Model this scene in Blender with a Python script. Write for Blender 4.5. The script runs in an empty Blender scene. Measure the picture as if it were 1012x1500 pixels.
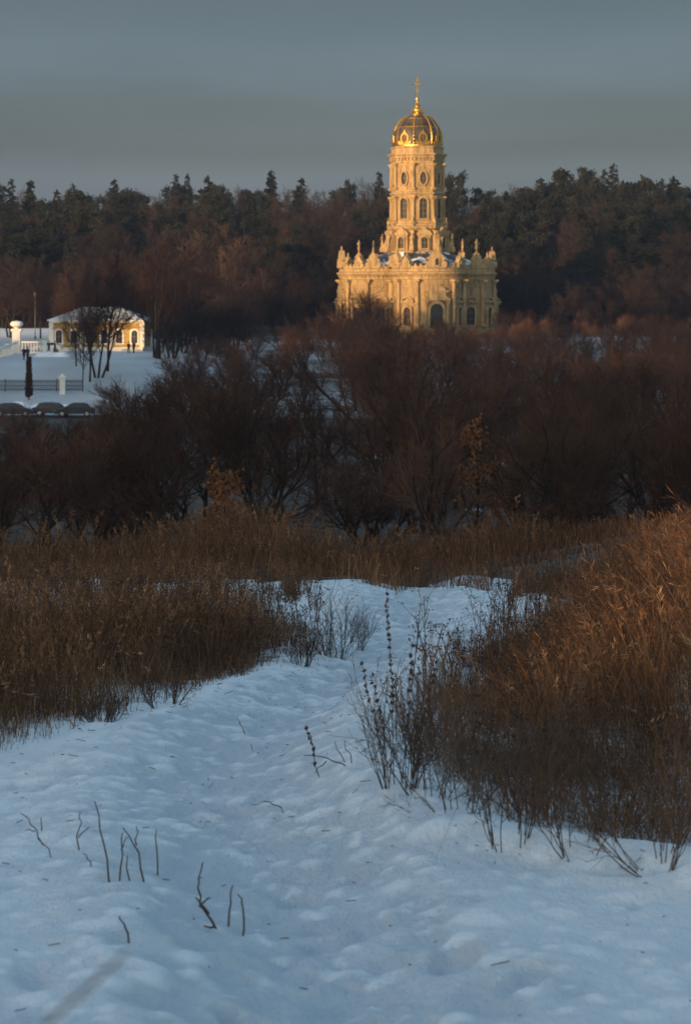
# Winter valley at sunset: a trodden snowy path, dry grass, bare willows and a sunlit baroque church
SUN_E = 2.3
SUN_C = (1.0, 0.60, 0.27)
SKY_S = 0.15
EXPO = 1.5
RIDGE = 8.75
FILTER = 2
FILTER_V = 3
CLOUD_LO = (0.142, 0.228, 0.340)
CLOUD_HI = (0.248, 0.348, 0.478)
HAZE = 0.00012
import bpy, math, random
import numpy as np
from mathutils import Vector, Matrix

sc = bpy.context.scene
COL = sc.collection
F = 85.0 / 36.0 * 1500.0          # focal length in photo pixels
EYE = 1.6                          # eye height above the ground at the camera's foot
HOR = 430.0                        # eye level in the photo
CX = 506.0
rs = np.random.RandomState

# ------------------------------------------------------------------ helpers
def link(o, parent=None):
    COL.objects.link(o)
    if parent is not None:
        o.parent = parent
    return o

def tag(o, label=None, cat=None, group=None, kind=None):
    if label: o['label'] = label
    if cat: o['category'] = cat
    if group: o['group'] = group
    if kind: o['kind'] = kind
    return o

def empty(name, loc=(0, 0, 0), rz=0.0):
    o = bpy.data.objects.new(name, None)
    o.empty_display_size = 0.5
    o.location = loc
    o.rotation_euler = (0, 0, rz)
    COL.objects.link(o)
    return o

def kids(o):
    return KIDS.get(o.name, [])
KIDS = {}

def mesh_arr(name, V, Fc, mat, parent=None, smooth=False, attr=None, midx=None):
    V = np.asarray(V, np.float32); Fc = np.asarray(Fc, np.int32)
    me = bpy.data.meshes.new(name)
    n, m, k = len(V), len(Fc), Fc.shape[1]
    me.vertices.add(n); me.vertices.foreach_set('co', V.ravel())
    me.loops.add(m * k); me.loops.foreach_set('vertex_index', Fc.ravel())
    me.polygons.add(m); me.polygons.foreach_set('loop_start', np.arange(0, m * k, k, dtype=np.int32))
    me.polygons.foreach_set('use_smooth', np.full(m, bool(smooth)))
    for mm in (mat if isinstance(mat, (list, tuple)) else [mat]):
        me.materials.append(mm)
    if midx is not None:
        me.polygons.foreach_set('material_index', np.asarray(midx, np.int32))
    if attr:
        for an, av in attr.items():
            a = me.attributes.new(an, 'FLOAT', 'POINT')
            a.data.foreach_set('value', np.asarray(av, np.float32))
    me.update(calc_edges=True)
    o = bpy.data.objects.new(name, me)
    link(o, parent)
    if parent is not None:
        KIDS.setdefault(parent.name, []).append(o)
    return o

class MB:
    """collects shapes that become ONE mesh object"""
    def __init__(s): s.v = []; s.f = []
    def add(s, vs, fs):
        b = len(s.v); s.v += [tuple(map(float, p)) for p in vs]
        s.f += [tuple(b + i for i in f) for f in fs]; return s
    def addarr(s, V, Fc): return s.add(V.tolist(), [list(map(int, r)) for r in Fc])
    def box(s, x0, x1, y0, y1, z0, z1, fr=None):
        vs = [(x, y, z) for z in (z0, z1) for y in (y0, y1) for x in (x0, x1)]
        if fr: vs = [fr(*p) for p in vs]
        return s.add(vs, [(0, 2, 3, 1), (4, 5, 7, 6), (0, 1, 5, 4), (1, 3, 7, 5), (3, 2, 6, 7), (2, 0, 4, 6)])
    def prism(s, out, v0, v1, fr):
        n = len(out)
        vs = [fr(u, v0, w) for u, w in out] + [fr(u, v1, w) for u, w in out]
        fs = [tuple(range(n - 1, -1, -1)), tuple(range(n, 2 * n))]
        fs += [(i, (i + 1) % n, n + (i + 1) % n, n + i) for i in range(n)]
        return s.add(vs, fs)
    def ring(s, a, b, v0, v1, fr):
        n = len(a)
        vs = [fr(u, v0, w) for u, w in a] + [fr(u, v1, w) for u, w in a] + [fr(u, v1, w) for u, w in b] + [fr(u, v0, w) for u, w in b]
        fs = []
        for i in range(n):
            j = (i + 1) % n
            for k in range(3):
                fs.append((k * n + i, k * n + j, (k + 1) * n + j, (k + 1) * n + i))
        return s.add(vs, fs)
    def lathe(s, prof, n=16, c=(0, 0, 0), ph=0.0, fr=None, sx=1, sy=1):
        vs = []; fs = []
        for r, z in prof:
            for i in range(n):
                a = ph + 2 * math.pi * i / n
                p = (c[0] + r * sx * math.cos(a), c[1] + r * sy * math.sin(a), c[2] + z)
                vs.append(fr(*p) if fr else p)
        for k in range(len(prof) - 1):
            for i in range(n):
                j = (i + 1) % n
                fs.append((k * n + i, k * n + j, (k + 1) * n + j, (k + 1) * n + i))
        fs.append(tuple(range(n - 1, -1, -1)))
        fs.append(tuple((len(prof) - 1) * n + i for i in range(n)))
        return s.add(vs, fs)
    def tube(s, pts, rad, n=6):
        pts = np.array(pts, float); k = len(pts)
        rad = np.array(rad if hasattr(rad, '__len__') else [rad] * k, float)
        V, Fc = tubes(pts[None], rad[None], n)
        s.addarr(V, Fc)
        b = len(s.v) - k * n
        s.f.append(tuple(b + i for i in range(n - 1, -1, -1)))
        s.f.append(tuple(b + (k - 1) * n + i for i in range(n)))
        return s
    def build(s, name, mat, parent=None, smooth=False, loc=None):
        me = bpy.data.meshes.new(name)
        me.from_pydata(s.v, [], s.f)
        me.materials.append(mat)
        if smooth:
            me.polygons.foreach_set('use_smooth', np.full(len(me.polygons), True))
        me.update()
        o = bpy.data.objects.new(name, me)
        if loc: o.location = loc
        link(o, parent)
        if parent is not None:
            KIDS.setdefault(parent.name, []).append(o)
        return o

def copy_tree(o, parent=None):
    c = o.copy(); link(c, parent)
    for k in kids(o):
        kc = copy_tree(k, c)
        KIDS.setdefault(c.name, []).append(kc)
    return c

def norm(a): return a / np.maximum(np.linalg.norm(a, axis=-1, keepdims=True), 1e-9)

def perp(D):
    ref = np.where(np.abs(D[..., 2:3]) < 0.9, np.array([0, 0, 1.0]), np.array([1.0, 0, 0]))
    U = norm(np.cross(D, ref)); return U, np.cross(D, U)

def tubes(P, R, s):
    n, k, _ = P.shape
    U, W = perp(norm(P[:, -1] - P[:, 0]))
    a = np.arange(s) * 2 * math.pi / s
    off = np.cos(a)[None, None, :, None] * U[:, None, None] + np.sin(a)[None, None, :, None] * W[:, None, None]
    V = P[:, :, None] + R[:, :, None, None] * off
    i = np.arange(s); j = (i + 1) % s
    q = np.stack([i, j, j + s, i + s], 1)                       # (s,4)
    Fc = (np.arange(n)[:, None, None, None] * k * s + np.arange(k - 1)[None, :, None, None] * s + q[None, None]).reshape(-1, 4)
    return V.reshape(-1, 3), Fc

def join(parts):
    V = []; Fc = []; b = 0
    for v, f in parts:
        V.append(v); Fc.append(f + b); b += len(v)
    return np.concatenate(V), np.concatenate(Fc)

# ------------------------------------------------------------------ noise
def _h(ix, iy, seed):
    n = (ix.astype(np.int64) * 374761393 + iy.astype(np.int64) * 668265263 + seed * 974711) & 0x7fffffff
    n = ((n ^ (n >> 13)) * 1274126177) & 0x7fffffff
    return ((n ^ (n >> 16)) & 0xffff) / 65535.0

def vnoise(x, y, seed=0):
    x = np.asarray(x, float); y = np.asarray(y, float)
    xi = np.floor(x); yi = np.floor(y); fx = x - xi; fy = y - yi
    fx = fx * fx * (3 - 2 * fx); fy = fy * fy * (3 - 2 * fy)
    a = _h(xi, yi, seed); b = _h(xi + 1, yi, seed); c = _h(xi, yi + 1, seed); d = _h(xi + 1, yi + 1, seed)
    return (a * (1 - fx) + b * fx) * (1 - fy) + (c * (1 - fx) + d * fx) * fy

def fbm(x, y, o=3, seed=0):
    s = 0; a = 0.5; t = 0
    for i in range(o):
        s = s + a * vnoise(x * 2 ** i + 17.3 * i, y * 2 ** i - 9.1 * i, seed + i); t += a; a *= 0.5
    return s / t

def sst(x, a, b):
    t = np.clip((np.asarray(x, float) - a) / (b - a), 0, 1); return t * t * (3 - 2 * t)

# ------------------------------------------------------------------ terrain
SUN_AZ = math.radians(35); SUN_EL = math.radians(4.0)
SS, SCo = math.sin(SUN_AZ), math.cos(SUN_AZ)
def _table(ys, zs, w=5):
    g = np.arange(-420, 1500, 1.0)
    z = np.interp(g, ys, zs)
    k = np.hanning(2 * w + 1); k /= k.sum()
    zz = np.convolve(np.pad(z, w, mode='edge'), k, 'valid')
    return g, zz
G_, ZC = _table([-420, -80, 0, 27, 60, 80, 95, 130, 200, 262, 300, 340, 372, 384, 402, 430, 560, 700, 1000, 1500],
                [9, 4.88, 0, -1.65, -5.35, -8.2, -9.6, -11, -12, -12.0, -10.5, -8.4, -6.2, -5.06, -5.06, -4, 3, 10, 12, 12])
_, ZL = _table([-420, -80, 0, 27, 60, 80, 95, 130, 200, 244, 252, 266, 274, 300, 340, 380, 430, 560, 700, 1000, 1500],
               [9, 4.88, 0, -1.65, -5.35, -8.2, -9.6, -11, -12, -12.3, -11.8, -11.4, -10.0, -6.8, -7.0, -7.35, -4, 3, 10, 12, 12])
RT = [-520, -300, -258, -245.5, -242, -237, -233, -228, -205, -202.5, -199, -195.5, -192, -186, -183, -173, -169, -158, -46, -30, 70, 200]
RH = [16, 17, 28, 28, 20.5, 20.5, 27, 27, 27, 25, 20.5, 20.5, 25, 24, 11.5, 11.5, 25, 18, 16, RIDGE, RIDGE, 12]
def H(x, y):
    x = np.asarray(x, float); y = np.asarray(y, float)
    w = sst(x, -26, -13)
    z = np.interp(y, G_, ZL) * (1 - w) + np.interp(y, G_, ZC) * w
    # field climbing to the right beyond the path
    z = z + 0.19 * np.maximum(0, x - 1.4) * sst(y, 22, 46) * (1 - sst(y, 62, 84)) * (1 - sst(x, 12, 30))
    # gentle undulation of the far slopes
    z = z + (fbm(x / 60, y / 60, 3, 5) - 0.5) * 5 * sst(y, 430, 560)
    z = z + (fbm(x / 18, y / 18, 3, 8) - 0.5) * 1.2 * sst(y, 40, 80) * (1 - sst(y, 240, 262))
    # near drifts
    nr = 1 - sst(y, 40, 60)
    z = z + (fbm(x / 1.7, y / 2.2, 2, 3) - 0.5) * 0.10 * nr
    z = z + 0.10 * np.exp(-((x - xR(y) + 0.12) / 0.30) ** 2) * sst(y, 5, 8) * (1 - sst(y, 15, 20))
    tc_ = np.interp(y, TR[:, 0], TR[:, 1]) + 0.10 * np.sin(y * 0.9)
    z = z + (-0.065 * np.exp(-((x - tc_) / 0.36) ** 2) + 0.035 * np.exp(-((np.abs(x - tc_) - 0.62) / 0.2) ** 2)) * nr
    z = z + (fbm(x / 0.8, y / 2.5, 2, 13) - 0.5) * 0.16 * sst(y, 23, 27) * (1 - sst(y, 31, 36))
    # unseen ridge added behind the camera, crest shaped to shade chosen parts of the valley
    u = -(x * SS + y * SCo); t = x * SCo - y * SS
    rd = np.interp(t, RT, RH) * np.exp(-((u - 120) / 42) ** 2)
    return np.where(rd > 0.3, np.maximum(z, rd) + 0.0, z)
EL = np.array([(4, -3.4), (9, -2.6), (11, -2.0), (12.1, -1.73), (13.2, -1.48), (14.2, -1.11), (16, -0.795), (16.7, -0.5), (17.6, -0.2), (19.95, -0.146), (23.2, -0.236), (25.5, -0.367), (60, -0.6)])
ER = np.array([(4, 2.9), (7.8, 2.1), (9.0, 1.286), (9.54, 0.66), (10.2, 0.46), (11.24, 0.30), (12.5, 0.25), (14, 0.36), (16, 0.55), (18, 0.92), (22.3, 1.5), (27.8, 1.95), (60, 2.4)])
TR = np.array([(4, 0.25), (6.6, 0.05), (8.5, -0.30), (10.5, -0.52), (12.5, -0.50), (14.5, -0.36), (16.5, -0.02), (18.5, 0.22), (22, 0.55), (26, 0.75), (60, 0.9)])
def xL(y): return np.interp(y, EL[:, 0], EL[:, 1])
def xR(y): return np.interp(y, ER[:, 0], ER[:, 1])
def gz(x, y): return float(H(np.array([x]), np.array([y]))[0])
def hit(px, py):
    """the point of the ground the photo shows at a pixel"""
    dx = (px - CX) / F; dz = -(py - HOR) / F
    y = np.concatenate([np.arange(2.5, 60, 0.02), np.arange(60, 900, 0.25)])
    z = H(dx * y, y)
    below = np.nonzero(EYE + dz * y <= z)[0]
    k = below[0] if len(below) else len(y) - 1
    return Vector((dx * y[k], y[k], z[k]))
def at(px, py, y): return Vector(((px - CX) / F * y, y, EYE - (py - HOR) / F * y))

# ------------------------------------------------------------------ materials
class NT:
    def __init__(s, name, rough=0.8, metal=0.0, spec=0.3):
        s.m = bpy.data.materials.new(name); s.m.use_nodes = True
        s.t = s.m.node_tree; s.b = s.t.nodes['Principled BSDF']
        s.b.inputs['Roughness'].default_value = rough; s.b.inputs['Metallic'].default_value = metal
        s.b.inputs['Specular IOR Level'].default_value = spec
    def n(s, typ, **kw):
        nd = s.t.nodes.new(typ)
        for k, v in kw.items():
            if k in nd.inputs: nd.inputs[k].default_value = v
            else: setattr(nd, k, v)
        return nd
    def l(s, a, b): s.t.links.new(a, b)
    def coord(s, scale=(1, 1, 1), kind='Object'):
        tc = s.n('ShaderNodeTexCoord'); mp = s.n('ShaderNodeMapping'); mp.inputs['Scale'].default_value = scale
        s.l(tc.outputs[kind], mp.inputs['Vector']); return mp.outputs['Vector']
    def noise(s, vec, scale, detail=4, rough=0.55):
        nd = s.n('ShaderNodeTexNoise'); nd.inputs['Scale'].default_value = scale
        nd.inputs['Detail'].default_value = detail; nd.inputs['Roughness'].default_value = rough
        s.l(vec, nd.inputs['Vector']); return nd.outputs['Fac']
    def ramp(s, fac, stops):
        r = s.n('ShaderNodeValToRGB'); e = r.color_ramp.elements
        while len(e) < len(stops): e.new(0.5)
        for el, (p, c) in zip(e, stops): el.position = p; el.color = (*c, 1) if len(c) == 3 else c
        s.l(fac, r.inputs['Fac']); return r.outputs['Color']
    def mix(s, fac, a, b, typ='MIX'):
        m = s.n('ShaderNodeMix', data_type='RGBA', blend_type=typ)
        for sock, val in ((m.inputs[0], fac), (m.inputs[6], a), (m.inputs[7], b)):
            if isinstance(val, (int, float)): sock.default_value = val
            elif isinstance(val, tuple): sock.default_value = (*val, 1)
            else: s.l(val, sock)
        return m.outputs[2]
    def math(s, op, a, b=0.0):
        m = s.n('ShaderNodeMath', operation=op)
        for sock, val in ((m.inputs[0], a), (m.inputs[1], b)):
            if isinstance(val, (int, float)): sock.default_value = val
            else: s.l(val, sock)
        return m.outputs[0]
    def attr(s, name):
        a = s.n('ShaderNodeAttribute', attribute_name=name); return a.outputs['Fac']
    def base(s, c):
        if isinstance(c, tuple): s.b.inputs['Base Color'].default_value = (*c, 1)
        else: s.l(c, s.b.inputs['Base Color'])
    def bump(s, h, dist=0.02, strength=0.6):
        b = s.n('ShaderNodeBump'); b.inputs['Distance'].default_value = dist; b.inputs['Strength'].default_value = strength
        s.l(h, b.inputs['Height']); s.l(b.outputs['Normal'], s.b.inputs['Normal'])

def simple(name, c, rough=0.8, metal=0.0, var=0.25, scale=3.0, spec=0.3, rnd=0.0):
    m = NT(name, rough, metal, spec)
    v = m.coord()
    f = m.noise(v, scale, 4)
    lo = tuple(x * (1 - var) for x in c); hi = tuple(min(1, x * (1 + var)) for x in c)
    col = m.ramp(f, [(0.3, lo), (0.7, hi)])
    if rnd:
        oi = m.n('ShaderNodeObjectInfo')
        k = m.math('MULTIPLY_ADD', oi.outputs['Random'], 2 * rnd); 
        k.node.inputs[2].default_value = 1 - rnd
        mm = m.n('ShaderNodeVectorMath', operation='SCALE'); m.l(col, mm.inputs[0]); m.l(k, mm.inputs['Scale'])
        col = mm.outputs[0]
    m.base(col)
    return m.m

M = {}
def stone(name, c):
    m = NT(name, 0.85, 0, 0.2); v = m.coord()
    a = m.noise(v, 0.35, 5, 0.6); b = m.noise(m.coord((1.5, 1.5, 0.25)), 1.6, 5, 0.6)
    c1 = m.ramp(a, [(0.25, tuple(x * 0.72 for x in c)), (0.75, tuple(min(1, x * 1.1) for x in c))])
    c2 = m.mix(m.ramp(b, [(0.44, (0, 0, 0)), (0.66, (1, 1, 1))]), c1, tuple(x * k for x, k in zip(c, (0.52, 0.47, 0.43))))
    m.base(c2); m.bump(m.noise(v, 2.2, 6, 0.65), 0.15, 0.5)
    return m.m
M['stone'] = stone('limestone', (0.42, 0.305, 0.163))
M['stone_light'] = stone('carved_limestone', (0.46, 0.335, 0.180))
M['gold'] = simple('gilding', (0.64, 0.38, 0.095), 0.42, 1.0, 0.12, 1.2)
M['glass'] = simple('dark_glass', (0.03, 0.032, 0.04), 0.15, 0, 0.3, 0.6, 0.5)
M['dome'] = simple('dome_metal', (0.060, 0.050, 0.045), 0.5, 0.1, 0.75, 0.8)
M['mullion'] = simple('window_bars', (0.22, 0.17, 0.11), 0.7)
def roofmat(name, dark, cover):
    m = NT(name, 0.6); v = m.coord(kind='Object')
    n = m.noise(v, 0.45, 5, 0.6)
    f = m.ramp(n, [(cover, (0, 0, 0)), (cover + 0.05, (1, 1, 1))])
    m.base(m.mix(f, dark, (0.80, 0.83, 0.87))); m.bump(n, 0.2, 0.4); return m.m
M['church_roof'] = roofmat('church_roof', (0.06, 0.06, 0.065), 0.50)
M['house_roof'] = roofmat('snowy_roof', (0.25, 0.25, 0.26), 0.34)
M['yellow'] = simple('ochre_plaster', (0.40, 0.265, 0.085), 0.85, 0, 0.12, 0.8)
M['white'] = simple('white_plaster', (0.74, 0.72, 0.68), 0.8, 0, 0.12, 0.8)
M['grey_metal'] = simple('grey_metal', (0.10, 0.10, 0.105), 0.5, 0.3)
M['bark'] = simple('dark_bark', (0.030, 0.023, 0.019), 0.95, 0, 0.35, 1.5, 0.1, 0.2)
M['willow_twig'] = simple('willow_twigs', (0.088, 0.047, 0.031), 0.9, 0, 0.3, 0.5, 0.1, 0.45)
M['twig'] = simple('bare_twigs', (0.036, 0.026, 0.023), 0.9, 0, 0.3, 0.5, 0.1, 0.35)
M['dark_twig'] = simple('dark_twigs', (0.040, 0.024, 0.019), 0.9, 0, 0.3, 0.5, 0.1, 0.2)
M['shade_twig'] = simple('shade_dark_twigs', (0.050, 0.027, 0.017), 0.9, 0, 0.3, 0.5, 0.1, 0.3)  # twigs darkened in colour to stand in for the front thicket's shade
M['pale_twig'] = simple('pale_twigs', (0.075, 0.052, 0.040), 0.9, 0, 0.2, 0.5, 0.1)
M['spruce'] = simple('spruce_needles', (0.015, 0.018, 0.015), 0.9, 0, 0.45, 0.35, 0.15, 0.35)
M['pine'] = simple('pine_needles', (0.019, 0.022, 0.017), 0.85, 0, 0.45, 0.35, 0.15, 0.35)
M['oak_leaf'] = simple('dry_oak_leaves', (0.20, 0.085, 0.034), 0.85, 0, 0.4, 1.2, 0.15)
M['deadwood'] = simple('bleached_wood', (0.16, 0.13, 0.11), 0.9, 0, 0.35, 6)
M['stalk'] = simple('dead_stalk', (0.075, 0.050, 0.035), 0.9, 0, 0.35, 12)
M['stalk_grey'] = simple('grey_stalk', (0.10, 0.085, 0.075), 0.9, 0, 0.35, 12)
M['seed'] = simple('dark_seed_heads', (0.045, 0.028, 0.020), 0.9, 0, 0.4, 20)
def straw(name, stops):
    m = NT(name, 0.8, 0, 0.2); m.base(m.ramp(m.attr('tint'), stops))
    m.b.inputs['Subsurface Weight'].default_value = 0.0
    return m.m
M['straw'] = straw('dry_straw', [(0.0, (0.052, 0.029, 0.018)), (0.45, (0.170, 0.082, 0.040)), (0.8, (0.32, 0.17, 0.080)), (1.0, (0.54, 0.36, 0.20))])
# ------------------------------------------------------------------ ground sheet
def build_ground():
    rg = rs(11)
    xs = list(np.arange(0, 2.7, 0.025)); 
    while xs[-1] < 320: xs.append(xs[-1] + min(3.0, max(0.025, 0.034 * (xs[-1] - 1.9))))
    while xs[-1] < 1000: xs.append(xs[-1] * 1.15)
    xs = np.array(xs); X = np.concatenate([-xs[:0:-1], xs])
    ys = [4.0]
    while ys[-1] < 1450: ys.append(ys[-1] + max(0.028, 0.0035 * ys[-1] if ys[-1] < 40 else 0.012 * ys[-1]))
    yb = [3.9]
    while yb[-1] > -420: yb.append(yb[-1] - max(0.15, 0.05 * abs(yb[-1] - 4)) if yb[-1] > -30 else yb[-1] - 5)
    Y = np.concatenate([np.array(yb)[::-1], np.array(ys)])
    gx, gy = np.meshgrid(X, Y)
    z = H(gx, gy)
    # trodden, lumpy snow of the near slope
    iy = np.nonzero((Y > 3) & (Y < 46))[0]; ix = np.nonzero(np.abs(X) < 9)[0]
    sl = np.ix_(iy, ix); px, py = gx[sl], gy[sl]
    inside = sst(px - xL(py), -0.15, 0.35) * sst(xR(py) - px, -0.25, 0.3)
    d = (fbm(px / 0.42, py / 0.55, 3, 21) - 0.5) * 0.014 + (fbm(px / 0.12, py / 0.15, 3, 31) - 0.5) * 0.050 + (vnoise(px / 0.05, py / 0.065, 37) - 0.5) * 0.020
    tread = inside * (0.35 + 0.65 * np.exp(-((px - np.interp(py, TR[:, 0], TR[:, 1])) / 0.62) ** 2))
    d = d * (0.40 + 0.8 * tread) * (0.35 + 1.3 * fbm(px / 1.1, py / 1.9, 2, 57))
    d += (fbm(px / 0.9, py / 1.1, 2, 77) - 0.5) * 0.03 * sst(px - xR(py), -0.9, 0.1) 
    prints = []
    for _ in range(700):                       # boot prints
        y0 = 4.5 + 26 * rg.rand() ** 1.15; l, r = max(xL(y0), -1.9), xR(y0)
        x0 = float(np.interp(y0, TR[:, 0], TR[:, 1])) + (0.30 if rg.rand() < 0.75 else 0.8) * rg.randn()
        a = rg.randn() * 0.45; ly, lx = 0.13 + 0.03 * rg.rand(), 0.055 + 0.02 * rg.rand()
        j0, j1 = np.searchsorted(Y[iy], [y0 - 0.5, y0 + 0.5]); i0, i1 = np.searchsorted(X[ix], [x0 - 0.4, x0 + 0.4])
        q = px[j0:j1, i0:i1] - x0; w = py[j0:j1, i0:i1] - y0
        e = ((q * math.cos(a) + w * math.sin(a)) / lx) ** 2 + ((-q * math.sin(a) + w * math.cos(a)) / ly) ** 2
        dep = 0.010 + 0.024 * rg.rand() ** 1.5
        d[j0:j1, i0:i1] += -dep * np.exp(-e ** 3) + dep * 0.28 * np.exp(-(np.sqrt(e) - 1.55) ** 2 / 0.09)
        prints.append((j0, j1, i0, i1, e))
    crumb = np.zeros_like(d)
    for _ in range(3600):                       # crumbs and small clods of kicked-up snow
        y0 = 5 + 22 * rg.rand(); x0 = xL(y0) + (xR(y0) - xL(y0)) * rg.rand(); r0 = 0.024 + 0.035 * rg.rand() ** 2.5
        j0, j1 = np.searchsorted(Y[iy], [y0 - 0.2, y0 + 0.2]); i0, i1 = np.searchsorted(X[ix], [x0 - 0.2, x0 + 0.2])
        e = ((px[j0:j1, i0:i1] - x0) / r0) ** 2 + ((py[j0:j1, i0:i1] - y0) / (r0 * 1.3)) ** 2
        g_ = np.exp(-e ** 1.6); d[j0:j1, i0:i1] += r0 * 0.36 * g_; crumb[j0:j1, i0:i1] = np.maximum(crumb[j0:j1, i0:i1], g_ * (0.5 + 0.5 * rg.rand()))
    for qx, qy in ((165, 1293), (192, 1290), (172, 1290), (213, 1292), (232, 1285), (70, 1235), (115, 1240), (330, 1372), (333, 1365), (355, 1372), (190, 1375), (470, 1138)):
        hp = hit(qx, qy); e = ((px - hp.x) / 0.045) ** 2 + ((py - hp.y) / 0.055) ** 2      # melt hollows round the stalks
        d += -0.018 * np.exp(-e) + 0.010 * np.exp(-(np.sqrt(e) - 1.9) ** 2 / 0.25)
    d = np.where(d > 0.02, 0.02 + (d - 0.02) * 0.35, d)
    z[sl] += 0.62 * d * (1 - sst(py, 34, 44)) * (1 - sst(np.abs(px), 6, 8.5))
    pk = np.zeros_like(z); pack = 0.9 * tread * (0.45 + 0.9 * fbm(px / 0.5, py / 0.5, 3, 63))  # greyer packed snow, contrast raised to stand in for shading of the relief
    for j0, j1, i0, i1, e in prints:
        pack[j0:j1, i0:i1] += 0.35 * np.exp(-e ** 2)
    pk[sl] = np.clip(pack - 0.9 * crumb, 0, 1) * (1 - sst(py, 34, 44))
    # cover of dead leaves and litter (0 snow .. 1 litter)
    cov = cover(gx, gy)
    ny, nx = gx.shape
    V = np.stack([gx, gy, z], -1).reshape(-1, 3)
    i = np.arange(ny - 1)[:, None] * nx + np.arange(nx - 1)[None]
    Fc = np.stack([i, i + 1, i + nx + 1, i + nx], -1).reshape(-1, 4)
    m = NT('snowy_ground', 0.65, 0, 0.25)
    v = m.coord(kind='Object')
    n1 = m.noise(v, 9.0, 6, 0.65); n2 = m.noise(v, 1.3, 4); n3 = m.noise(v, 0.11, 5, 0.65)
    fac = m.math('ADD', m.attr('cover'), m.math('MULTIPLY', m.math('SUBTRACT', n1, 0.5), 0.5))
    fac = m.math('ADD', fac, m.math('MULTIPLY', m.math('SUBTRACT', n3, 0.5), 0.7))
    msk = m.ramp(fac, [(0.42, (0, 0, 0)), (0.58, (1, 1, 1))])
    snow = m.ramp(n2, [(0.3, (0.80, 0.84, 0.87)), (0.7, (0.88, 0.90, 0.91))])
    lit = m.ramp(n1, [(0.3, (0.020, 0.014, 0.010)), (0.7, (0.075, 0.045, 0.026))])
    fl = m.noise(m.coord((1, 1.3, 1)), 26, 4, 0.6)
    pf = m.math('MULTIPLY', m.attr('packed_shade'), m.math('MULTIPLY_ADD', fl, 1.6)); pf.node.inputs[2].default_value = 0.1
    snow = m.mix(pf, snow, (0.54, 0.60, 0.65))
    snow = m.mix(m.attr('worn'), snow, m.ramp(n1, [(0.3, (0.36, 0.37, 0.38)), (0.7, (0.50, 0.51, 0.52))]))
    m.base(m.mix(msk, snow, lit))
    mp = m.coord((1, 0.6, 1)); 
    fine = m.math('ADD', m.noise(mp, 24, 3, 0.55), m.math('MULTIPLY', m.noise(v, 90, 3, 0.6), 0.4))
    m.bump(fine, 0.032, 0.75)
    o = mesh_arr('ground', V, Fc, m.m, None, True, {'cover': cov.ravel(), 'packed_shade': pk.ravel(), 'worn': (sst(gy, 236, 250) * (1 - sst(gy, 395, 415)) * (0.55 + 0.6 * fbm(gx / 5, gy / 9, 3, 19))).clip(0, 1).ravel()})
    tag(o, kind='structure')
    return o

def cover(x, y):
    c = np.zeros_like(x)
    out = np.maximum(sst(xL(y) - x, -0.02, 0.35), sst(x - xR(y), 0.0, 0.45))
    near = out * (0.30 + 0.30 * fbm(x / 0.6, y / 0.8, 3, 44))
    near = np.where((x < 0) & (y > 21) & (y < 26.3), 0.05 * out, near)
    c = np.where(y < 46, near, c)
    c = np.maximum(c, 0.62 * sst(y, 28.5, 31) * (1 - sst(y, 80, 95)))
    val = 0.52 + 0.36 * (fbm(x / 9, y / 9, 3, 61)) 
    c = np.where((y > 80) & (y < 262), np.maximum(c * (1 - sst(y, 80, 95)), val * sst(y, 78, 95)), c)
    c = np.where((y >= 262) & (y < 425), (0.50 + 0.35 * sst(y, 376, 400)) * sst(x, -22, -14), c)
    c = np.maximum(c, 1.0 * sst(y, 416, 430))
    c = np.where(y < -20, 0.5, c)
    return c
build_ground()

# ------------------------------------------------------------------ camera
cam = bpy.data.cameras.new('camera')
co = bpy.data.objects.new('camera', cam); COL.objects.link(co)
co.location = (0, 0, EYE); co.rotation_euler = (math.radians(90), 0, 0)
cam.sensor_fit = 'VERTICAL'; cam.sensor_height = 36; cam.sensor_width = 24; cam.lens = 85
cam.shift_y = -(750 - HOR) / 1500.0
cam.clip_start = 0.1; cam.clip_end = 4000
cam.dof.use_dof = True; cam.dof.focus_distance = 20.0; cam.dof.aperture_fstop = 7.0
sc.camera = co

# ------------------------------------------------------------------ light
sl = bpy.data.lights.new('sun', 'SUN'); sl.energy = SUN_E; sl.angle = math.radians(0.5); sl.color = SUN_C
so = bpy.data.objects.new('sun', sl); COL.objects.link(so)
sd = Vector((-SS * math.cos(SUN_EL), -SCo * math.cos(SUN_EL), math.sin(SUN_EL)))
so.rotation_euler = sd.to_track_quat('Z', 'Y').to_euler()

w = bpy.data.worlds.new('World'); sc.world = w; w.use_nodes = True
nt = w.node_tree; bg = nt.nodes['Background']
sky = nt.nodes.new('ShaderNodeTexSky'); sky.sky_type = 'NISHITA'; sky.sun_disc = False
sky.sun_elevation = SUN_EL; sky.sun_rotation = math.atan2(-SS, -SCo)
sky.air_density = 1.0; sky.dust_density = 1.2; sky.ozone_density = 1.4; sky.altitude = 150
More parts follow.
